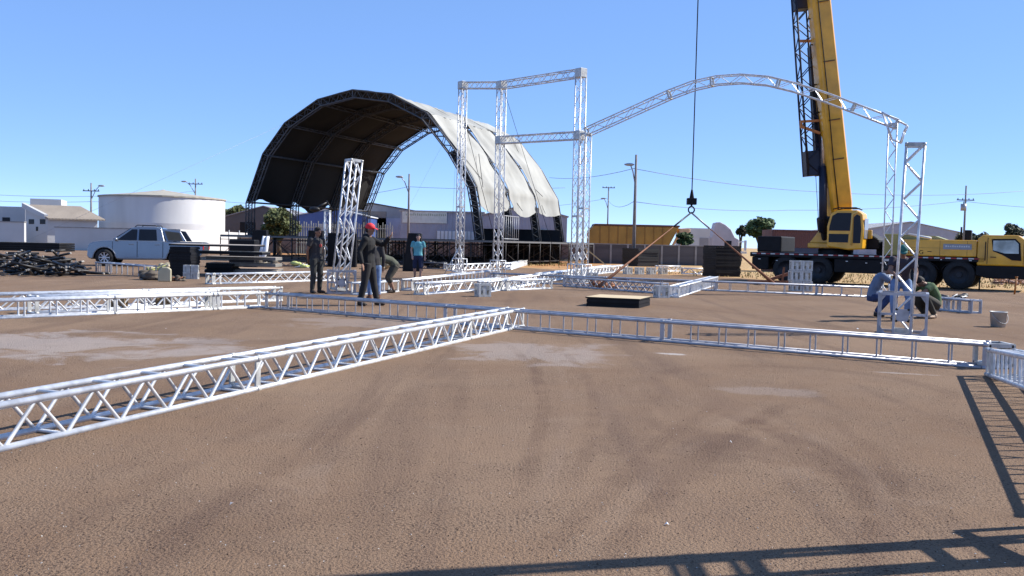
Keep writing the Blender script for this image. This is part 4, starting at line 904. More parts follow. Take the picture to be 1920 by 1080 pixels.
# long ladder-faced truss crossing the yard and its corner
LA = G(509, 578); LB = G(1852, 690)
Ll = (LB-LA).length
lying('very long ladder-faced truss running from the left corner down to the right edge corner', (509, 578), (1852, 690), side='rung', top='zig', pitch=.36, rb=.013, r=.027, plates=[Ll*.35, Ll*.665, .35], n=10, matl=ALUD)
E1 = V((5.98, 11.0, 0)); E2 = V((3.95, 5.25, 0))
rt = thing('box_truss', 'rung-faced truss sloping up from the right corner towards the camera, casting a lattice shadow', 'truss', (E1+E2)/2, 0, GT)
dE = (E2-E1).normalized(); hE = V((-dE.y, dE.x, 0))
truss(rt, [E1+V((0, 0, .17)), E2+V((0, 0, .60))], hE, side='rung', top='rung', pitch=.2, r=.027, rb=.015, n=10, plates=[.3])
q = MB(); q.box(E1-dE*.05+V((0, 0, .17)), (.3, .33, .33), (dE, hE, V((0, 0, 1)))); 
q = MB(); 
cc = G(1862, 688); 
for z in (.04, .30): 
    for s_ in (-.16, .16): q.bar(cc+V((s_, -.16, z)), cc+V((s_, .16, z)), .05, .05); q.bar(cc+V((-.16, s_, z)), cc+V((.16, s_, z)), .05, .05)
for s_ in (-.16, .16):
    for k in (-.16, .16): q.bar(cc+V((s_, k, .03)), cc+V((s_, k, .31)), .05, .05, side=(1, 0, 0))
q.prism([cc+V((.19, -.16, .02)), cc+V((.19, .16, .02)), cc+V((.19, .16, .32)), cc+V((.19, -.16, .32))], (.01, 0, 0))
q.build('corner_block', ALUP, rt, world=True)
# left front pair
lying('bright truss running from the left edge to the left corner of the long ladder truss', (-160, 604), (494, 576), side='rung', top='rung', pitch=.42, r=.03, rb=.018, plates=[5.2, 5.3, 3.2], n=8)
lying('zigzag truss lying close behind the bright truss at the left edge', (-160, 588), (522, 564), side='zig', top='rung', pitch=.36, r=.028, rb=.016, plates=[4.2], n=8)
lying('middle zigzag truss squeezed between the two trusses at the left edge', (60, 588), (402, 572), side='zig', top='rung', pitch=.3, r=.026, rb=.018, n=8)
lying('zigzag truss with a dark end frame lying left of the men', (392, 533), (622, 526), side='zig', top='rung', pitch=.40, r=.03, rb=.02, plates=[.08, .3])
lying('short ladder truss beside the crouching man in olive shirt', (668, 553), (738, 547), side='rung', top='rung', pitch=.3, r=.03, rb=.02)
lying('open ladder truss with a white end plate in front of the pickup', (190, 510), (282, 519), side='rung', top='rung', pitch=.42, r=.03, rb=.018, plate='ring', wd=.42, matl=ALUD, plates=[.1, .3])
lying('truss behind the turquoise shirted man, pointing to the gantry foot', (842, 508), (952, 503), side='zig', top='rung', pitch=.36, r=.03, rb=.03, plates=[.4])
lying('short truss angled back from the gantry foot', (952, 506), (984, 497), side='zig', top='zig', pitch=.3, r=.04, rb=.02)
lying('ladder truss slanting from the turquoise shirted man to the long rear truss', (762, 545), (925, 521), side='rung', top='rung', pitch=.42, r=.032, rb=.016, plates=[.1, .2])
lying('zigzag truss lying right of the turquoise shirted man with a dark near end', (786, 553), (945, 540), side='zig', top='rung', pitch=.32, r=.032, rb=.018, plates=[.05, .2])
lying('short zigzag truss with a dark joint block in front of the gantry', (942, 545), (1028, 541), side='zig', top='rung', pitch=.3, r=.032, rb=.018, plates=[.05, .12])
lying('long zigzag truss slanting back towards the gantry columns', (905, 549), (1140, 508), side='zig', top='zig', pitch=.42, r=.03, rb=.015)
lying('second zigzag truss slanting back beneath the gantry columns', (1010, 528), (1172, 507), side='zig', top='rung', pitch=.42, r=.03, rb=.015)
lying('grey truss with sunlit diagonals lying behind the plywood-topped panels', (1062, 537), (1246, 551), side='zig', top='zig', pitch=.3, r=.028, rb=.02, matl=ALUD, plates=[.1])
lying('short ladder truss angled towards the black panel stack', (1262, 558), (1338, 534), side='rung', top='rung', pitch=.22, r=.03, rb=.02, plates=[.1])
lying('long rear ladder truss running from the slanting trusses to the right-hand tower', (922, 528), (1652, 558), side='rung', top='zig', pitch=.48, r=.032, rb=.016, matl=ALUD, plates=[4.5, 4.6, 8.5, 11.8])
lying('grey truss with bright rungs behind the squatting man in green', (1728, 578), (1830, 588), side='rung', top='zig', pitch=.3, r=.03, rb=.03, matl=ALUD, plates=[.9])
lying('small far truss lying right of the lattice frames', (1232, 509), (1272, 509), side='zig', top='rung', pitch=.5, r=.04, rb=.02)
lying('small far truss just left of the black panel stack', (1278, 514), (1322, 515), side='zig', top='rung', pitch=.5, r=.04, rb=.02)
lying('far truss lying left of the grey lattice frames', (1092, 514), (1150, 511), side='rung', top='zig', pitch=.4, r=.04, rb=.02)
lying('far dark blue truss lying before the stage deck legs', (500, 499), (660, 500), side='zig', top='rung', pitch=.5, r=.03, rb=.015, matl=NAVY)
lying('dark truss lying before the stage legs right of the crouching man', (735, 502), (835, 505), side='zig', top='rung', pitch=.5, r=.035, rb=.015, matl=NAVY)
# lattice cubes / sleeve blocks
def cube(label, c, w=.42, rz=.1, z=0.0, m_=ALUP, name='corner_cube', group='aluminium corner blocks', hz=None):
    t = thing(name, label, 'corner block', c+V((0, 0, z)), rz, group); hz = hz or w; q = MB(); a = w/2-.03
    for x in (-a, a):
        for y in (-a, a): q.bx(x-.03, x+.03, y-.03, y+.03, 0, hz)
    for z_ in (.03, hz-.03):
        for s_ in (-a, a): q.bx(-a+.03, a-.03, s_-.028, s_+.028, z_-.028, z_+.028); q.bx(s_-.028, s_+.028, -a+.03, a-.03, z_-.028, z_+.028)
    q.build('frame', m_, t)
    q = MB()
    for s_ in (-1, 1): q.bx(-.05, .05, s_*a-.012, s_*a+.012, .06, hz-.06); q.bx(s_*a-.012, s_*a+.012, -.05, .05, .06, hz-.06)
    q.bx(-a, a, -a, a, hz*.5-.008, hz*.5+.008)
    q.build('web_plate', m_, t); return t
c = G(358, 523); src0 = cube('lower left corner block of the small pile right of the pickup wheel', c+V((-.13, 0, 0)), .24, .15)
src = cube('far right lattice block in the row below the far grey panel stack', g0(1244, 48), .36, .4)
copy_tree(src0, c+V((.13, .02, 0)), .1, 'lower right corner block of the small pile right of the pickup wheel')
copy_tree(src0, c+V((-.12, .02, .243)), .05, 'upper left corner block of the small pile right of the pickup wheel'); copy_tree(src0, c+V((.14, .0, .243)), .2, 'upper right corner block of the small pile right of the pickup wheel')
c = G(1500, 546); rows = ('bottom', 'middle', 'top'); lr = ('left', 'right')
for k in range(3):
    for i in range(2):
        copy_tree(src, c+V(((-.19, .19)[i]+random.uniform(-.02, .02), 0, .365*k)), random.uniform(-.08, .08), '%s %s corner block in the tall pile before the crane rear wheels' % (rows[k], lr[i]))
c = g0(1176, 49); i = 0
GL_ = ('leftmost', 'middle', 'rightmost')
for k in range(3):
    copy_tree(src, g0(1178+22*k, 47+.3*k), .5, '%s lattice block in the row below the far grey panel stack' % GL_[k])
copy_tree(src, G(1240, 558), .3, 'pale block at the right end of the grey truss behind the plywood panels')
copy_tree(src, G(1110, 528), .3, 'grey block at the feet of the tall gantry columns'); copy_tree(src, G(905, 556), .4, 'small block at the near side of the zigzag trusses left of centre')
copy_tree(src0, G(272, 524), .05, 'white block closing the end of the open ladder truss by the pickup')
# ---- stage panels
def panel(label, c, rz, w, d, th, z, m_=BLK, topm=None, group='stacked stage panels'):
    t = thing('stage_panel', label, 'stage panel', c+V((0, 0, z)), rz, group); q = MB(); q.bx(-w/2, w/2, -d/2, d/2, 0, th*.82); q.build('frame', m_, t)
    q = MB(); q.bx(-w/2+.01, w/2-.01, -d/2+.01, d/2-.01, th*.82+.001, th*.97); q.build('board', topm or m_, t); return t
def stack(label, toplabel, px, py, n, w, d, th, rz, m_=BLK, topm=None, jit=.02, group='stacked stage panels', off=0):
    c = G(px, py); b = panel(label, c, rz, w, d, th, 0, m_, topm, group)
    for k in range(1, n):
        o = copy_tree(b, c+V((random.uniform(-jit, jit)+off*k, random.uniform(-jit, jit), th*k)), rz+random.uniform(-jit, jit)*.6, toplabel if k == n-1 else None)
    return c
PED = mat('panel_edge_grey', (.19, .18, .16), .7, na=.3)
stack('black stage panel within the tall stack beneath the right-hand sling', 'topmost black stage panel of the tall stack beneath the right-hand sling', 1352, 518, 18, 1.45, 1.3, .088, .32, BLK, BLK, .03, 'black panels in the tall stack near the crane')
stack('dark panel within the far stack with grey edges behind the left sling', 'topmost panel of the far grey-edged stack behind the left sling', 1200, 499, 13, 1.75, 2.2, .10, .42, mat('panel_black_edge', (.03, .03, .03), .6), BLK, .03, 'panels in the far grey-edged stack')
stack('black stage panel in the stack beside the pickup rear wheel', 'topmost black stage panel beside the pickup rear wheel', 346, 519, 11, .78, .75, .10, -.1, BLK, BLK, .03, 'black panels stacked by the pickup')
c = G(338, 515)
t = panel('wide pale-topped board laid across the stack beside the pickup', V((c.x+1.35, c.y+.2, 0)), -.08, 3.3, 1.2, .07, 1.12, BLK, mat('board_greybrown', (.30, .26, .22), .8), 'loose wide boards'); t.rotation_euler[0] = .02
t = panel('second wide board lying under the pale-topped one by the pickup', V((c.x+1.9, c.y+.35, 0)), -.02, 2.6, 1.1, .12, .82, BLK, PED, 'loose wide boards')
for k, (h_, L_) in enumerate(((.0, 2.8), (.25, 2.7), (.5, 2.7))): panel(('bottom', 'middle', 'upper')[k]+' timber-edged board in the low pile right of the pickup', V((c.x+2.1, c.y+1.2, 0)), .02, L_, 1.1, .12, h_+.1, PED, mat('board_greybrown', (.3, .26, .22)), 'loose wide boards')
stack('black panel in the low stack in front of the timber-edged boards', 'topmost black panel of the low stack in front of the timber-edged boards', 418, 515, 5, 1.05, .9, .09, .0, BLK, BLK, .05, 'black panels in the low stack')
panel('plywood sheet lying flat right of the low black stack', G(478, 505), .03, 2.4, 1.0, .06, 0, PED, mat('ply_reddish', (.42, .28, .18), .8), 'loose wide boards')
stack('dark-edged stage panel lying under the plywood-topped one', 'upper dark panel directly under the pale plywood sheet on the yard', 1160, 573, 2, 1.3, 1.25, .095, -.36, BLK, BLK, .03, 'plywood-topped panels')
panel('pale plywood sheet topping the flat black panels before the grey truss', G(1160, 573), -.36, 1.35, 1.3, .035, .192, BLK, PLY, 'plywood-topped panels')
# far left dark panels behind the steel tubes
for k in range(4): panel(('lowest', 'second', 'third', 'top')[k]+' dark board in the flat pile behind the heap of steel tubes', g0(30, 46), .0, 5.2, 1.6, .10, .55+.11*k, BLK, BLK if k < 3 else mat('board_dark', (.05, .045, .04), .8), 'dark boards behind the tubes')
# heap of scaffold tubes
hp = None
TUBE_END = mat('tube_end', (.30, .28, .25), .8)
for k in range(150):
    px = random.choice((random.uniform(-20, 60), random.uniform(30, 112), random.uniform(95, 148))); hh = .9 if px < 60 else (1.0 if px < 105 else .5)
    z = random.uniform(.03, hh*random.uniform(.5, 1)); py = random.uniform(505, 519); L_ = random.uniform(.6, 1.2)
    if hp is None:
        hp = thing('steel_tube', 'short black steel tube in the jumbled heap at the left edge', 'steel tube', (0, 0, 0), 0, 'black steel tubes in the heap')
        q = MB(); q.tube([(0, -.5, 0), (0, .5, 0)], .045, 8); q.build('tube', BLKS, hp)
        q = MB(); q.tube([(0, -.56, 0), (0, -.5, 0)], .036, 8); q.build('end_fitting', TUBE_END, hp); o = hp
    else: o = copy_tree(hp, (0, 0, 0), 0)
    c = G(px, py); o.location = (c.x, c.y+random.uniform(0, .5), z); o.rotation_euler = (random.uniform(-.35, .25), random.uniform(-.3, .3), random.gauss(0, .8)); o.scale = (1, L_, 1)
    if k > 146: o.location = G(158+6*(k-146), 514)+V((0, .1, .05)); o.rotation_euler = (.02, 0, 1.35)
# wooden crates glimpsed between the left trusses
for i, (px, py, w_) in enumerate(((221, 578, .28), (308, 573, .26))):
    c = G(px, py); t = thing('wooden_crate', ('wooden crate standing between the trusses at the far left', 'smaller wooden crate standing between the left trusses, nearer the corner')[i], 'crate', c, .2, 'wooden crates'); q = MB()
    for k in range(4): q.bx(-w_/2, w_/2, -w_/2, -w_/2+.015, .01+k*.075, .075+k*.075); q.bx(-w_/2, w_/2, w_/2-.015, w_/2, .01+k*.075, .075+k*.075); q.bx(-w_/2, -w_/2+.015, -w_/2+.016, w_/2-.016, .01+k*.075, .075+k*.075); q.bx(w_/2-.015, w_/2, -w_/2+.016, w_/2-.016, .01+k*.075, .075+k*.075)
    q.build('side_board', WOOD, t); q = MB()
    for a in (-1, 1):
        for b in (-1, 1): q.bx(a*(w_/2+.002)-.02, a*(w_/2+.002)+.02, b*(w_/2+.002)-.02, b*(w_/2+.002)+.02, 0, .31)
    q.build('corner_post', WOOD, t)
# jerrycan and bits by the pickup
c = G(309, 528); t = thing('jerrycan', 'beige plastic jerrycan standing before the panels by the pickup', 'canister', c, .25); t.scale = (.76, .76, .95)
q = MB(); q.prism([(-.26, -.13, 0), (.26, -.13, 0), (.26, -.13, .42), (.12, -.13, .50), (-.10, -.13, .50), (-.26, -.13, .36)], (0, .26, 0)); q.build('body', mat('beige_plastic', (.42, .38, .26), .5), t, bevel=.04, seg=3)
q = MB(); q.tube([(.14, 0, .5), (.14, 0, .58)], .06, 10); q.build('cap', mat('beige_cap', (.5, .42, .3), .5), t); q = MB(); q.tube([(-.2, 0, .42), (-.1, 0, .58), (.04, 0, .58), (.08, 0, .5)], .025, 6); q.build('handle', mat('beige_plastic2', (.42, .38, .26), .5), t)
def bundle(name, label, cat, px, py, r, cols, n=12, parts=('cloth', 'strap')):
    c = G(px, py); t = thing(name, label, cat, c, 0); rnd = random.Random(px); q = MB()
    for k in range(n): q.ell((rnd.uniform(-r, r), rnd.uniform(-r*.4, r*.4), rnd.uniform(.03, r*.5)), (r*rnd.uniform(.2, .45), r*.3, r*rnd.uniform(.12, .3)), 10, 6)
    q.build(parts[0], cols[0], t, remesh=.02); q = MB()
    for k in range(4): q.tube([(rnd.uniform(-r, r), -r*.5, rnd.uniform(.02, r*.6)), (rnd.uniform(-r, r), -r*.5, .02), (rnd.uniform(-r, r)*1.4, -r*.2, .02)], .02, 5)
    q.build(parts[1], cols[1], t)
TARP = mat('tarp_brown', (.10, .08, .06), .9, ns=4, na=.5); SAND = mat('sandbag', (.42, .36, .24), .95, ns=4, na=.4); GLIME = mat('lime_cloth', (.50, .52, .18), .9)
bundle('tool_bag', 'dark crumpled tool bag lying beside the jerrycan', 'bag', 287, 525, .5, (TARP, BLKS)); bundle('rope_pile', 'small brown coil of straps right of the jerrycan', 'straps', 330, 527, .28, (TARP, RUST))
bundle('tarpaulin', 'pale folded tarpaulin on the ground behind the open ladder truss', 'tarpaulin', 300, 507, .5, (SAND, GLIME)); bundle('cloth_pile', 'lime and white cloth lying left of the man in grey tee', 'cloth', 567, 502, .45, (GLIME, WHT))
bundle('cable_heap', 'heap of dark cables and pale cloth beside the wedge-shaped frame', 'cables', 497, 500, .7, (TARP, SAND)); bundle('rope_pile', 'pile of pale straps lying before the stage legs', 'straps', 705, 505, .6, (SAND, TARP)); bundle('rubber_mat', 'dark rolled mat lying right of the turquoise shirted man', 'mat', 822, 503, .7, (BLKS, BLKS))
bundle('strap_pile', 'orange brown strap pile at the foot of the left sling', 'straps', 1130, 540, .4, (RUST, ORG));  bundle('rope_pile', 'coil of brown rope near the far grey lattice blocks', 'straps', 1110, 509, .5, (RUST, WOOD)); bundle('blue_bag', 'small royal blue bag behind the long rear truss', 'bag', 1167, 527, .25, (mat('royal_blue', (.02, .04, .30), .7), BLKS))
bundle('cable_heap', 'tangle of black cable on the ground beyond the green shirted man', 'cables', 1788, 563, .35, (BLKS, STEEL)); 
c = G(450, 495); t = thing('floodlight', 'white round floodlight in front of the wedge-shaped frame', 'light', g0(464, 46), 0); q = MB(); q.ell((0, 0, .35), (.22, .15, .22)); q.build('lamp_body', WHT, t); q = MB(); q.tube([(-.2, 0, .35), (-.2, 0, 0), (.2, 0, 0), (.2, 0, .35)], .025, 6); q.build('bracket', STEEL, t)
# rolled white sheets by screen
for i in range(2):
    b = g0(492+7*i, 50); t = thing('rolled_sheet', ('left white rolled sheet leaning on the black screen', 'right white rolled sheet leaning on the black screen')[i], 'roll', b, 0, 'white rolled sheets'); q = MB(); q.tube([(-.25+.1*i, -.4, .0), (0.05, -.25, .8), (.12, -.1, 1.55)], [.13, .12, .09], 10); q.build('sheet', WHT, t); q = MB(); q.tube([(-.02+.02*i, -.3, .62), (0.0+.02*i, -.29, .67)], .135, 10); q.build('tie', BLKS, t)
# white bucket
c = G(1871, 613); t = thing('bucket', 'grey-white plastic bucket standing alone at the right', 'bucket', c, .2)
q = MB(); q.lathe(V((0, 0, 0)), [(.001, .004), (.135, .004), (.16, .30), (.168, .30), (.168, .315), (.152, .315), (.13, .02), (.001, .02)], 24); q.build('pail', mat('bucket_white', (.50, .49, .46), .5, ns=6, na=.25), t)
q = MB(); q.tube([(math.cos(a)*.168, -.03-abs(math.sin(a))*.14, .28-math.sin(a)*.20) for a in [math.pi*i/10 for i in range(11)]], .006, 6); q.build('handle', STEEL, t)
# small litter
q = MB(); 
for i, (px, py) in enumerate(((1250, 985), (433, 947), (1608, 617), (1370, 830), (311, 617), (198, 549))):
    c = G(px, py); t = thing('litter', ('crumpled white paper scrap in the middle of the foreground', 'tiny white scrap in the left foreground', 'pale scrap near the base of the upright tower', 'tiny pale scrap right of the yard centre', 'white scrap between the left trusses', 'pale flat scrap behind the bright left truss')[i], 'litter', c, i, 'scraps of litter')
    q = MB(); r = (.014, .008, .03, .008, .010, .10)[i]; q.add([(-r, 0, .003), (0, -r*.6, .012), (r, 0, .004), (r*.3, r*.7, .014), (-r*.5, r*.6, .003), (0, 0, .02)], [(0, 1, 5), (1, 2, 5), (2, 3, 5), (3, 4, 5), (4, 0, 5)]); q.build('paper', WHT, t)
# ================================================================== pickup
fw = V((-.965, -.17, 0)).normalized(); rzp = math.atan2(fw.y, fw.x); ps = 1.0
c0 = G(257, 500)
pk = thing('pickup_truck', 'silver double-cab pickup parked before the white tank', 'pickup truck', (c0.x, c0.y+1.0, 0), rzp)
PS = 1.045; pk.scale = (PS, PS, PS); WB = 1.545
lowp = [(-2.62, .62), (-2.66, .95), (-2.60, 1.12), (-1.0, 1.13), (-.95, 1.15), (1.2, 1.16), (1.6, 1.14), (2.0, 1.08), (2.16, 1.0), (2.24, .82), (2.27, .45), (2.2, .34)]
def arch(xc, r=.46, n=9): return [(xc+r*math.cos(a), .38+r*math.sin(a)) for a in [math.pi*i/n for i in range(n+1)]]
lowp += [(2.06, .32)]+arch(WB)+[(1.05, .33), (-1.06, .35)]+arch(-WB)+[(-2.1, .42), (-2.5, .48)]
HW = .93
q = MB(); n_ = len(lowp)
def ring(yy, zf): return [V((x, yy, z)) for x, z in lowp]
def wcurve(x, z): 
    return HW-(z-.33)*.04
L_ = [V((x, wcurve(x, z), z)) for x, z in lowp]; R_ = [V((x, -wcurve(x, z), z)) for x, z in lowp]
q.add(L_+R_, [tuple(range(n_)), tuple(range(2*n_-1, n_-1, -1))]+[(i, i+n_, (i+1) % n_+n_, (i+1) % n_) for i in range(n_)])
body = q.build('body', SIL, pk, bevel=.06, seg=4)
# cabin, roof and glass
cabz = [( -.98, 1.13, .86), (-.82, 1.72, .70), (-.55, 1.79, .68), (.25, 1.79, .68), (.45, 1.73, .69), (1.25, 1.13, .86)]
q = MB(); nn = len(cabz); q.add([V((x, y, z)) for x, z, y in cabz]+[V((x, -y, z)) for x, z, y in cabz], [tuple(range(nn)), tuple(range(2*nn-1, nn-1, -1))]+[(i, i+nn, (i+1) % nn+nn, (i+1) % nn) for i in range(nn)]); cbo = q.build('cabin', SIL, pk, bevel=.04, seg=3)
def sidep(pts, off=.006, th=.01, s_=1):
    def yy(z): return .86-(z-1.13)/(1.72-1.13)*.16
    return [V((x, s_*(yy(z)+off), z)) for x, z in pts]
for s_ in (1, -1):
    for nm, pts in (('window', [(.20, 1.18), (.20, 1.66), (.42, 1.66), (1.02, 1.18)]), ('window', [(-.66, 1.18), (-.60, 1.67), (.12, 1.67), (.12, 1.18)])):
        q = MB(); q.prism(sidep(pts, s_=s_), (0, s_*.012, 0)); q.build(nm, GLS, cbo)
q = MB(); q.prism([V((1.21, .74, 1.19)), V((.49, .61, 1.70)), V((.49, -.61, 1.70)), V((1.21, -.74, 1.19))], (.012, 0, .018)); q.build('windscreen', GLS, cbo)
q = MB(); q.prism([V((-.985, .68, 1.22)), V((-.85, .58, 1.66)), V((-.85, -.58, 1.66)), V((-.985, -.68, 1.22))], (-.012, 0, .006)); q.build('rear_window', GLS, cbo)
q = MB()
for s_ in (1, -1): q.tube([(-.62, s_*.62, 1.79), (-.55, s_*.62, 1.85), (.22, s_*.62, 1.85), (.32, s_*.62, 1.78)], .022, 6)
q.build('roof_rail', mat('rail_dark', (.05, .05, .055), .4), cbo)
for s_ in (1, -1):
    q = MB(); q.ell((1.02, s_*1.02, 1.20), (.07, .12, .09)); q.build('mirror', SIL, pk)
    q = MB()
    for x in (.16, -.93): q.prism([V((x, s_*(HW+.0015), .42)), V((x+.022, s_*(HW+.0015), .42)), V((x+.022, s_*(HW-.028), 1.12)), V((x, s_*(HW-.028), 1.12))], (0, s_*.004, 0))
    q.prism([V((1.2, s_*(HW+.001), .5)), V((1.215, s_*(HW+.001), .5)), V((1.215, s_*(HW-.028), 1.1)), V((1.2, s_*(HW-.028), 1.1))], (0, s_*.004, 0)); q.build('door_gap', BLK, pk)
    for x in (.42, -.68): q = MB(); q.bx(x-.1, x+.1, s_*(HW-.005), s_*(HW+.03), .98, 1.02); q.build('door_handle', SIL, pk, bevel=.01)
    q = MB(); q.prism([V((-1.05, s_*.80, 1.13)), V((-1.35, s_*.78, 1.16)), V((-1.9, s_*.78, 1.16)), V((-1.62, s_*.68, 1.62)), V((-.80, s_*.68, 1.72))], (0, s_*-.05, 0)); q.build('sail_panel', SIL, pk, bevel=.01)
    q = MB(); q.prism([V((-1.12, s_*.792, 1.19)), V((-1.75, s_*.772, 1.19)), V((-1.58, s_*.698, 1.55)), V((-.95, s_*.698, 1.62))], (0, s_*.012, 0)); q.build('sail_glass', mat('sail_dark', (.06, .05, .03), .3), pk)
    q = MB(); q.bx(-2.66, -2.50, s_*.76, s_*.905, .80, 1.08); q.build('taillight', mat('red_lens', (.55, .01, .01), .25), pk, bevel=.01)
    q = MB(); q.ell((2.12, s_*.70, .90), (.17, .13, .08)); q.build('headlight', GLL, pk)
    q = MB(); q.tube([(1.0, s_*.9, .33), (-1.0, s_*.9, .35)], .035, 8); q.build('side_step', mat('step_grey', (.2, .2, .2), .4, .5), pk)
    for x in (WB, -WB):
        q = MB(); pts_ = [(x+r_*math.cos(a), .38+r_*math.sin(a)) for r_, rng in ((.50, range(11)), (.455, range(10, -1, -1))) for a in [math.pi*(.03+.94*i/10) for i in rng]]
        q.prism([V((a, s_*(HW-.02), b)) for a, b in pts_], (0, s_*.035, 0)); q.build('wheel_arch', SIL, pk, bevel=.008)
        wheel(pk, x, s_*.83, .385, .26, -s_, mat('alloy', (.55, .57, .6), .3, .6), spokes=8)
q = MB(); q.bx(-2.55, -1.05, -.74, .74, 1.125, 1.14); q.build('bed_cover', BLK, pk); q = MB(); q.bx(2.24, 2.30, -.6, .6, .55, .80); q.build('grille', BLK, pk, bevel=.02)
q = MB()
for x in (WB, -WB): q.bx(x-.44, x+.44, -.72, .72, .36, .80)
q.bx(-2.3, 2.2, -.55, .55, .30, .5); q.build('underbody', BLK, pk)
t = thing('flight_case', 'black flight case standing behind the tail of the pickup', 'case', c0+V((4.1, 3.0, 0)), 0); q = MB(); q.bx(-.65, .65, -.4, .4, .12, 1.36); q.build('case_body', BLK, t, bevel=.05); q = MB()
for x in (-.5, .5):
    for y in (-.3, .3): q.tube([(x, y-.02, .06), (x, y+.02, .06)], .06, 10)
q.build('castor', RUB, t)
# ================================================================== people
SKIN = mat('skin_brown', (.24, .125, .08), .6, ns=6, na=.1); SKL = mat('skin_light', (.46, .27, .20), .6, ns=6, na=.1); HAIR = mat('hair_dark', (.012, .009, .008), .8)
def person(label, loc, rz, J, wear, skin=SKIN, s=1.0, hand_curl=.5):
    """J: joints; wear: dict of clothing materials"""
    t = thing('person', label, 'person', loc, rz, None); t.scale = (s, s, s); J = {k: V(p) for k, p in J.items()}
    sh = (J['shL']-J['shR']).normalized(); spine = [J['pelvis'], J['waist'], J['chest'], J['neck']]
    def torso(q, e): q.tube([J['pelvis']-(J['waist']-J['pelvis']).normalized()*.10, J['pelvis'], J['waist'], J['chest'], J['chest'].lerp(J['neck'], .6), J['neck']], [(.10+e, .08+e), (.165+e, .115+e), (.145+e, .105+e), (.175+e, .115+e), (.155+e, .095+e), (.06+e*.5, .055+e*.5)], 14, up=sh)
    def arm(q, S, e, upto=2.0):
        a, b, c = J['sh'+S], J['el'+S], J['wr'+S]; q.ell(a, (.062+e,)*3)
        if upto >= 1: q.tube([a, a.lerp(b, .5), b], [.056+e, .05+e, .042+e], 10); 
        if upto >= 2: q.tube([b, b.lerp(c, .35), c], [.042+e, .04+e, .028+e], 10)
        elif upto < 1: q.tube([a, a.lerp(b, upto)], [.062+e, .058+e], 12)
    def leg(q, S, e, lo=1.0):
        a, b, c = J['hip'+S], J['kn'+S], J['an'+S]; q.tube([a, a.lerp(b, .4), b], [.092+e, .082+e, .058+e], 12); q.ell(b, (.058+e,)*3)
        if lo > 0: q.tube([b, b.lerp(c, .3), b.lerp(c, lo)], [.057+e, .058+e, (.058+(.038-.058)*lo)+e], 12)
    hd = J['head']; hu = (hd-J['neck']).normalized(); face = V(J.get('face', (0, -1, 0))).normalized(); face = (face-hu*face.dot(hu)).normalized(); hs = face.cross(hu); ax = (hs, face, hu)
    q = MB(); torso(q, 0)
    for S in 'LR':
        arm(q, S, 0); leg(q, S, 0); a, c = J['an'+S], J['toe'+S]; q.tube([a, a.lerp(c, .3)-V((0, 0, .03)), c], [(.04, .04), (.04, .035), (.035, .02)], 8); q.ell(a, (.042,)*3)
        w_ = J['wr'+S]; d = (w_-J['el'+S]).normalized(); sd = d.cross(V((0, 1, 0))); sd = sd.normalized() if sd.length > .1 else V((1, 0, 0)); nn_ = sd.cross(d).normalized()
        q.tube([w_, w_+d*.045, w_+d*.095], [(.026, .02), (.038, .018), (.040, .015)], 8, up=nn_.cross(d))
        sid = nn_.cross(d).normalized()
        for k in range(4):
            o_ = sid*(-.030+.020*k); L0 = (.065, .078, .072, .055)[k]; r_ = .0085; p0 = w_+d*.092+o_; p1 = p0+(d*1+nn_*.25*hand_curl).normalized()*L0*.5; p2 = p1+(d+nn_*1.6*hand_curl).normalized()*L0*.5; q.tube([p0, p1, p2], [r_+.001, r_, r_*.8], 6)
        p0 = w_+d*.03+sid*-.03; q.tube([p0, p0+(d*.7-sid*.8).normalized()*.035, p0+(d*1.0-sid*.7+nn_*.3).normalized()*.065], [.012, .011, .009], 6)
    q.tube([J['neck']-hu*.03, J['neck']+hu*.05, hd-hu*.04], [.058, .052, .056], 10)
    q.ell(hd+hu*.01, (.074, .094, .105), 16, 12, ax); q.ell(hd-hu*.065+face*.025, (.054, .06, .05), 12, 8, ax); q.ell(hd+face*.098-hu*.018, (.014, .018, .024), 8, 6, ax)
    for s_ in (-1, 1): q.ell(hd+hs*(.077*s_)-hu*.01, (.010, .02, .032), 8, 6, ax)
    bodyo = q.build('body', skin, t, remesh=.0075, smooth_all=True)
    q = MB()
    for s_ in (-1, 1): q.ell(hd+hs*(.03*s_)+face*.085+hu*.012, (.013, .008, .007), 8, 6, ax)
    q.build('eyes', BLK, t); q = MB(); q.ell(hd+face*.087-hu*.062, (.024, .008, .006), 8, 6, ax); q.build('mouth', mat('lips', (.2, .07, .05), .6), t)
    q = MB(); q.ell(hd+hu*.035-face*.012, (.080, .098, .095), 16, 10, ax); q.ell(hd-face*.03-hu*.0, (.076, .078, .09), 14, 10, ax); q.build('hair', wear.get('hair', HAIR), t, remesh=.009, smooth_all=True)
    if 'cap' in wear:
        q = MB(); q.ell(hd+hu*.052-face*.004, (.090, .108, .088), 16, 10, ax); q.build('cap', wear['cap'], t, smooth_all=True)
        q = MB(); q.tube([hd+hu*.045+face*.07, hd+hu*.038+face*.13, hd+hu*.022+face*.175], [(.07, .006), (.068, .006), (.04, .004)], 12, up=hs); q.build('cap_peak', wear['cap'], t)
    if 'top' in wear:
        q = MB(); torso(q, .018); sl = wear.get('sleeve', 2)
        for S in 'LR':
            arm(q, S, .016, sl if sl >= 1 else .62)
        if wear.get('hood'): q.ell(J['neck']-face*.05+hu*.0, (.11, .09, .07), 12, 8, ax); 
        o = q.build('sweater' if sl >= 2 else 't_shirt', wear['top'], t, remesh=.011, smooth_all=True)
        if wear.get('print'):
            q = MB(); pc = J['chest']+V(J.get('tf', face))*.135; q.ell(pc, (.05, .012, .05)); q.build('chest_print', wear['print'], o)
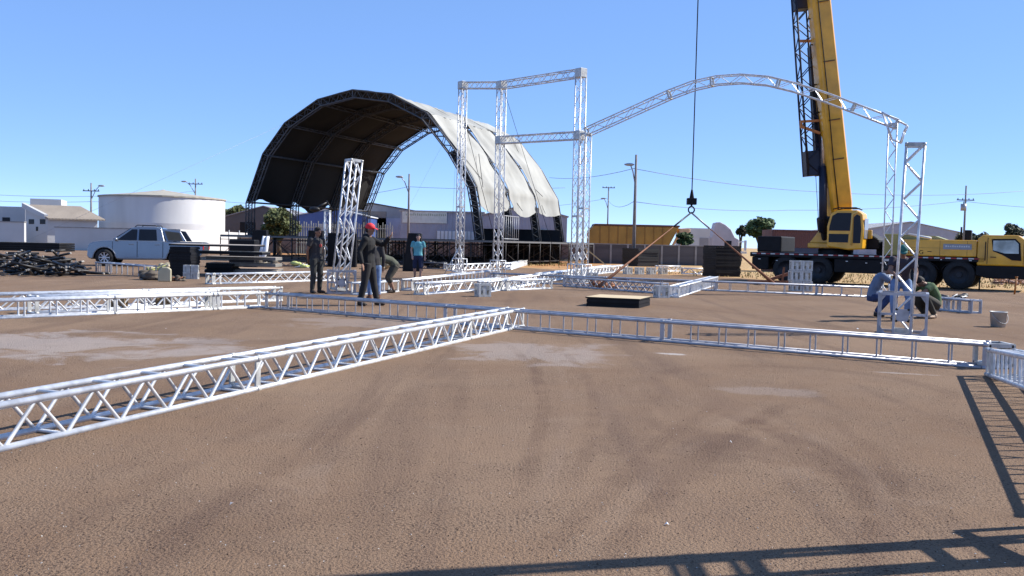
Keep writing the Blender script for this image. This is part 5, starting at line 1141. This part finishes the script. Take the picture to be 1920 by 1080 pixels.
    q = MB(); q.tube([J['pelvis']-(J['waist']-J['pelvis']).normalized()*.12, J['pelvis'], J['pelvis'].lerp(J['waist'], .6)], [(.13, .11), (.182, .132), (.162, .122)], 14, up=sh)
    for S in 'LR': leg(q, S, .02, wear.get('leglen', .96))
    q.build('trousers' if wear.get('leglen', .96) > .5 else 'shorts', wear['legs'], t, remesh=.011, smooth_all=True)
    for S in 'LR':
        a, c = J['an'+S], J['toe'+S]; q = MB(); q.tube([a+V((0, 0, .12 if wear.get('boots') else .01)), a, a-V((0, 0, .04))], [.055, .056, .058], 10); d = (c-a); d.z = 0; d.normalize(); h_ = V((a.x, a.y, a.z-.045))
        q.tube([h_-d*.05, h_+d*.05, h_+d*.13, V((c.x, c.y, a.z-.055))+d*.02], [(.045, .04), (.05, .045), (.052, .034), (.042, .022)], 10, up=V((0, 0, 1)).cross(d)); q.build('boot' if wear.get('boots') else 'shoe', wear['shoes'], t, remesh=.010, smooth_all=True)
    return t
STAND = dict(pelvis=(0, 0, .93), waist=(0, .01, 1.08), chest=(0, 0, 1.30), neck=(0, 0, 1.47), head=(0, -.02, 1.63), shL=(.185, 0, 1.41), shR=(-.185, 0, 1.41), elL=(.245, .03, 1.13), elR=(-.245, .03, 1.13), wrL=(.25, -.05, .88), wrR=(-.25, -.05, .88),
             hipL=(.09, 0, .90), hipR=(-.09, 0, .90), knL=(.11, -.02, .50), knR=(-.11, -.02, .50), anL=(.12, .02, .09), anR=(-.12, .02, .09), toeL=(.15, -.14, .03), toeR=(-.15, -.14, .03))
def pose(**k): d = dict(STAND); d.update(k); return d
GREY = mat('cloth_dark_grey', (.032, .029, .03), .9, ns=8, na=.3, bump=.3, bs=12); BLKC = mat('cloth_black', (.007, .007, .008), .9, ns=8, na=.4, bump=.3, bs=12); TUR = mat('cloth_turquoise', (.12, .36, .40), .9, ns=6, na=.2, bump=.3, bs=12)
NVY = mat('cloth_navy', (.015, .02, .055), .9, ns=6, na=.3, bump=.3, bs=12); JEAN = mat('denim', (.14, .22, .38), .9, ns=8, na=.35, bump=.3, bs=14); JEAND = mat('denim_dark', (.03, .05, .13), .9, ns=8, na=.35, bump=.3, bs=14); OLV = mat('cloth_olive', (.075, .08, .055), .9, ns=6, na=.3, bump=.3, bs=12)
GRN = mat('cloth_green', (.085, .14, .06), .9, ns=6, na=.2, bump=.3, bs=12); BLG = mat('cloth_bluegrey', (.13, .17, .25), .9, ns=6, na=.2, bump=.3, bs=12); REDC = mat('cap_red', (.62, .02, .03), .7); TEAL = mat('cap_teal', (.02, .13, .11), .7); DOL = mat('cloth_darkolive', (.045, .04, .03), .9, ns=5, na=.4); BOOT = mat('boot_leather', (.03, .02, .014), .7, ns=6, na=.4)
# 1 man in grey tee
person('man in dark grey t-shirt and boots standing left, looking right with hands behind him', G(592, 550)+V((0, .05, 0)), math.radians(50), pose(elL=(.25, .08, 1.14), wrL=(.16, .17, .92), elR=(-.25, .07, 1.14), wrR=(-.14, .17, .90), head=(.0, -.04, 1.63), face=(.2, -1, -.1)), dict(top=GREY, sleeve=.6, legs=mat('cloth_work', (.03, .03, .028), .9, ns=5, na=.5), boots=True, shoes=BOOT, print=mat('red_print', (.35, .05, .04), .8)), SKIN, 1.03)
# 2 red cap man
person('man in black hooded top and red cap standing in front, one arm raised forward', G(690, 573), math.radians(75), pose(elL=(.22, -.24, 1.30), wrL=(.12, -.42, 1.47), elR=(-.27, .10, 1.16), wrR=(-.28, .02, .90), knL=(.14, -.06, .5), anL=(.15, -.14, .09), toeL=(.17, -.30, .03), anR=(-.15, .12, .09), toeR=(-.2, -.03, .03), knR=(-.13, .03, .5), face=(.1, -1, -.08)), dict(top=BLKC, sleeve=2, hood=1, legs=mat('trousers_charcoal', (.014, .013, .014), .9, ns=6, na=.3), shoes=BOOT, boots=True, cap=REDC), SKIN, 1.06)
# 3 man behind in jeans
person('man in grey top and light blue jeans behind the man with the red cap', G(700, 561)+V((.0, .1, 0)), math.radians(-160), pose(elL=(.22, -.1, 1.16), wrL=(.1, -.3, 1.1), chest=(0, -.06, 1.28), neck=(0, -.12, 1.43), head=(0, -.18, 1.56)), dict(top=GREY, sleeve=2, legs=JEAN, shoes=mat('boot_brown', (.16, .06, .03), .8), boots=True), SKIN, .93)
# 4 bending man in olive
BEND = dict(pelvis=(0, .18, .80), waist=(0, .05, .93), chest=(0, -.18, 1.0), neck=(0, -.36, .96), head=(0, -.49, .88), shL=(.185, -.31, .97), shR=(-.185, -.31, .97), elL=(.2, -.36, .70), elR=(-.2, -.36, .70), wrL=(.15, -.38, .45), wrR=(-.15, -.38, .45), hipL=(.09, .18, .77), hipR=(-.09, .18, .77), knL=(.15, -.02, .44), knR=(-.15, 0, .44), anL=(.14, .12, .09), anR=(-.14, .14, .09), toeL=(.18, -.04, .03), toeR=(-.18, -.02, .03), face=(0, -.6, -1))
person('man in olive shirt bending over a short truss', G(724, 549)+V((.05, .1, 0)), math.radians(-70), BEND, dict(top=OLV, sleeve=.7, legs=DOL, leglen=.4, shoes=BOOT), SKIN, .98)
# 5 turquoise
person('man in turquoise t-shirt and navy shorts walking towards the camera', G(783, 525), math.radians(8), pose(elL=(.26, .05, 1.14), wrL=(.26, -.03, .89), elR=(-.25, .04, 1.15), wrR=(-.22, -.06, .92), knL=(.12, -.1, .49), anL=(.1, -.02, .09), toeL=(.12, -.18, .03), knR=(-.12, .02, .5), anR=(-.1, .2, .1), toeR=(-.13, .06, .03), pelvis=(0, 0, .93)), dict(top=TUR, sleeve=.65, legs=NVY, leglen=0, shoes=BOOT), SKL, 1.0)
# 6 stooping man in blue-grey
CR = dict(pelvis=(0, .12, .46), waist=(0, .10, .62), chest=(0, 0, .84), neck=(0, -.10, .98), head=(0, -.20, 1.08), shL=(.185, -.07, .93), shR=(-.185, -.07, .93), elL=(.2, -.30, .76), elR=(-.2, -.30, .76), wrL=(.12, -.52, .74), wrR=(-.12, -.52, .74), hipL=(.09, .12, .44), hipR=(-.09, .12, .44), knL=(.16, -.22, .48), knR=(-.16, -.22, .46), anL=(.14, .02, .09), anR=(-.14, .04, .09), toeL=(.18, -.14, .03), toeR=(-.18, -.12, .03), face=(0, -1, -.5))
person('man in blue-grey shirt and dark jeans stooping left of the upright tower', G(1662, 597)+V((0, .5, 0)), math.radians(72), CR, dict(top=BLG, sleeve=.75, legs=JEAND, shoes=BOOT), SKIN, 1.0)
# 7 green cap
LEAN = pose(pelvis=(0, .10, .86), waist=(0, .05, 1.0), chest=(0, -.07, 1.19), neck=(0, -.15, 1.33), head=(0, -.22, 1.46), shL=(.19, -.12, 1.28), shR=(-.19, -.12, 1.28), elL=(.27, -.1, 1.02), wrL=(.24, -.26, .82), elR=(-.24, -.26, 1.05), wrR=(-.12, -.42, .95), hipL=(.1, .1, .83), hipR=(-.1, .1, .83), knL=(.16, -.06, .46), knR=(-.14, -.04, .47), face=(0, -1, -.5))
person('man in dark t-shirt, jeans and teal cap leaning in behind the upright tower', G(1714, 607)+V((0, .7, 0)), math.radians(-20), LEAN, dict(top=mat('cloth_plum', (.035, .03, .045), .9, ns=5, na=.3), sleeve=.7, legs=JEAN, shoes=BOOT, cap=TEAL), SKIN, 1.03)
# 8 squatting man in green
SQ = dict(pelvis=(0, .10, .30), waist=(0, .11, .45), chest=(0, -.02, .62), neck=(0, -.15, .72), head=(0, -.27, .78), shL=(.18, -.12, .69), shR=(-.18, -.12, .69), elL=(.2, -.34, .55), elR=(-.2, -.34, .55), wrL=(.12, -.54, .52), wrR=(-.12, -.54, .52), hipL=(.1, .08, .29), hipR=(-.1, .08, .29), knL=(.2, -.28, .46), knR=(-.2, -.28, .46), anL=(.15, -.0, .09), anR=(-.15, -.0, .09), toeL=(.2, -.16, .03), toeR=(-.2, -.16, .03), face=(0, -1, -.6))
person('man in green shirt squatting right of the upright tower', G(1746, 597)+V((0, .1, 0)), math.radians(-75), SQ, dict(top=GRN, sleeve=.7, legs=DOL, shoes=mat('shoe_beige', (.5, .36, .24), .8)), SKIN, 1.06)
def beams(label, px, py, specs, m_):
    c = G(px, py); t = thing('steel_beam', label, 'beams', c, 0); q = MB()
    for (a, b, w_) in specs[:1]: q.bar(a, b, w_, w_)
    q.build('beam', m_, t)
    for (a, b, w_) in specs[1:]: q = MB(); q.bar(a, b, w_, w_); q.build('cross_piece', m_, t)
beams('rusty beams lying at the foot of the right sling before the crane rear wheels', 1462, 535, [((-1.3, 0, .1), (1.2, .2, .1), .16), ((-.9, -.3, .05), (-.7, .9, .05), .12), ((-.5, .1, .18), (.6, .12, .55), .12), ((.1, 0, .2), (.15, 0, .75), .07)], RUST)
beams('pale timber pole propped over the straps left of the far panel stack', 1130, 503, [((-1.2, 0, 1.3), (.4, 0, .05), .07), ((-.2, .2, .05), (1.4, .2, .12), .1)], mat('timber_pale', (.42, .36, .2), .8))
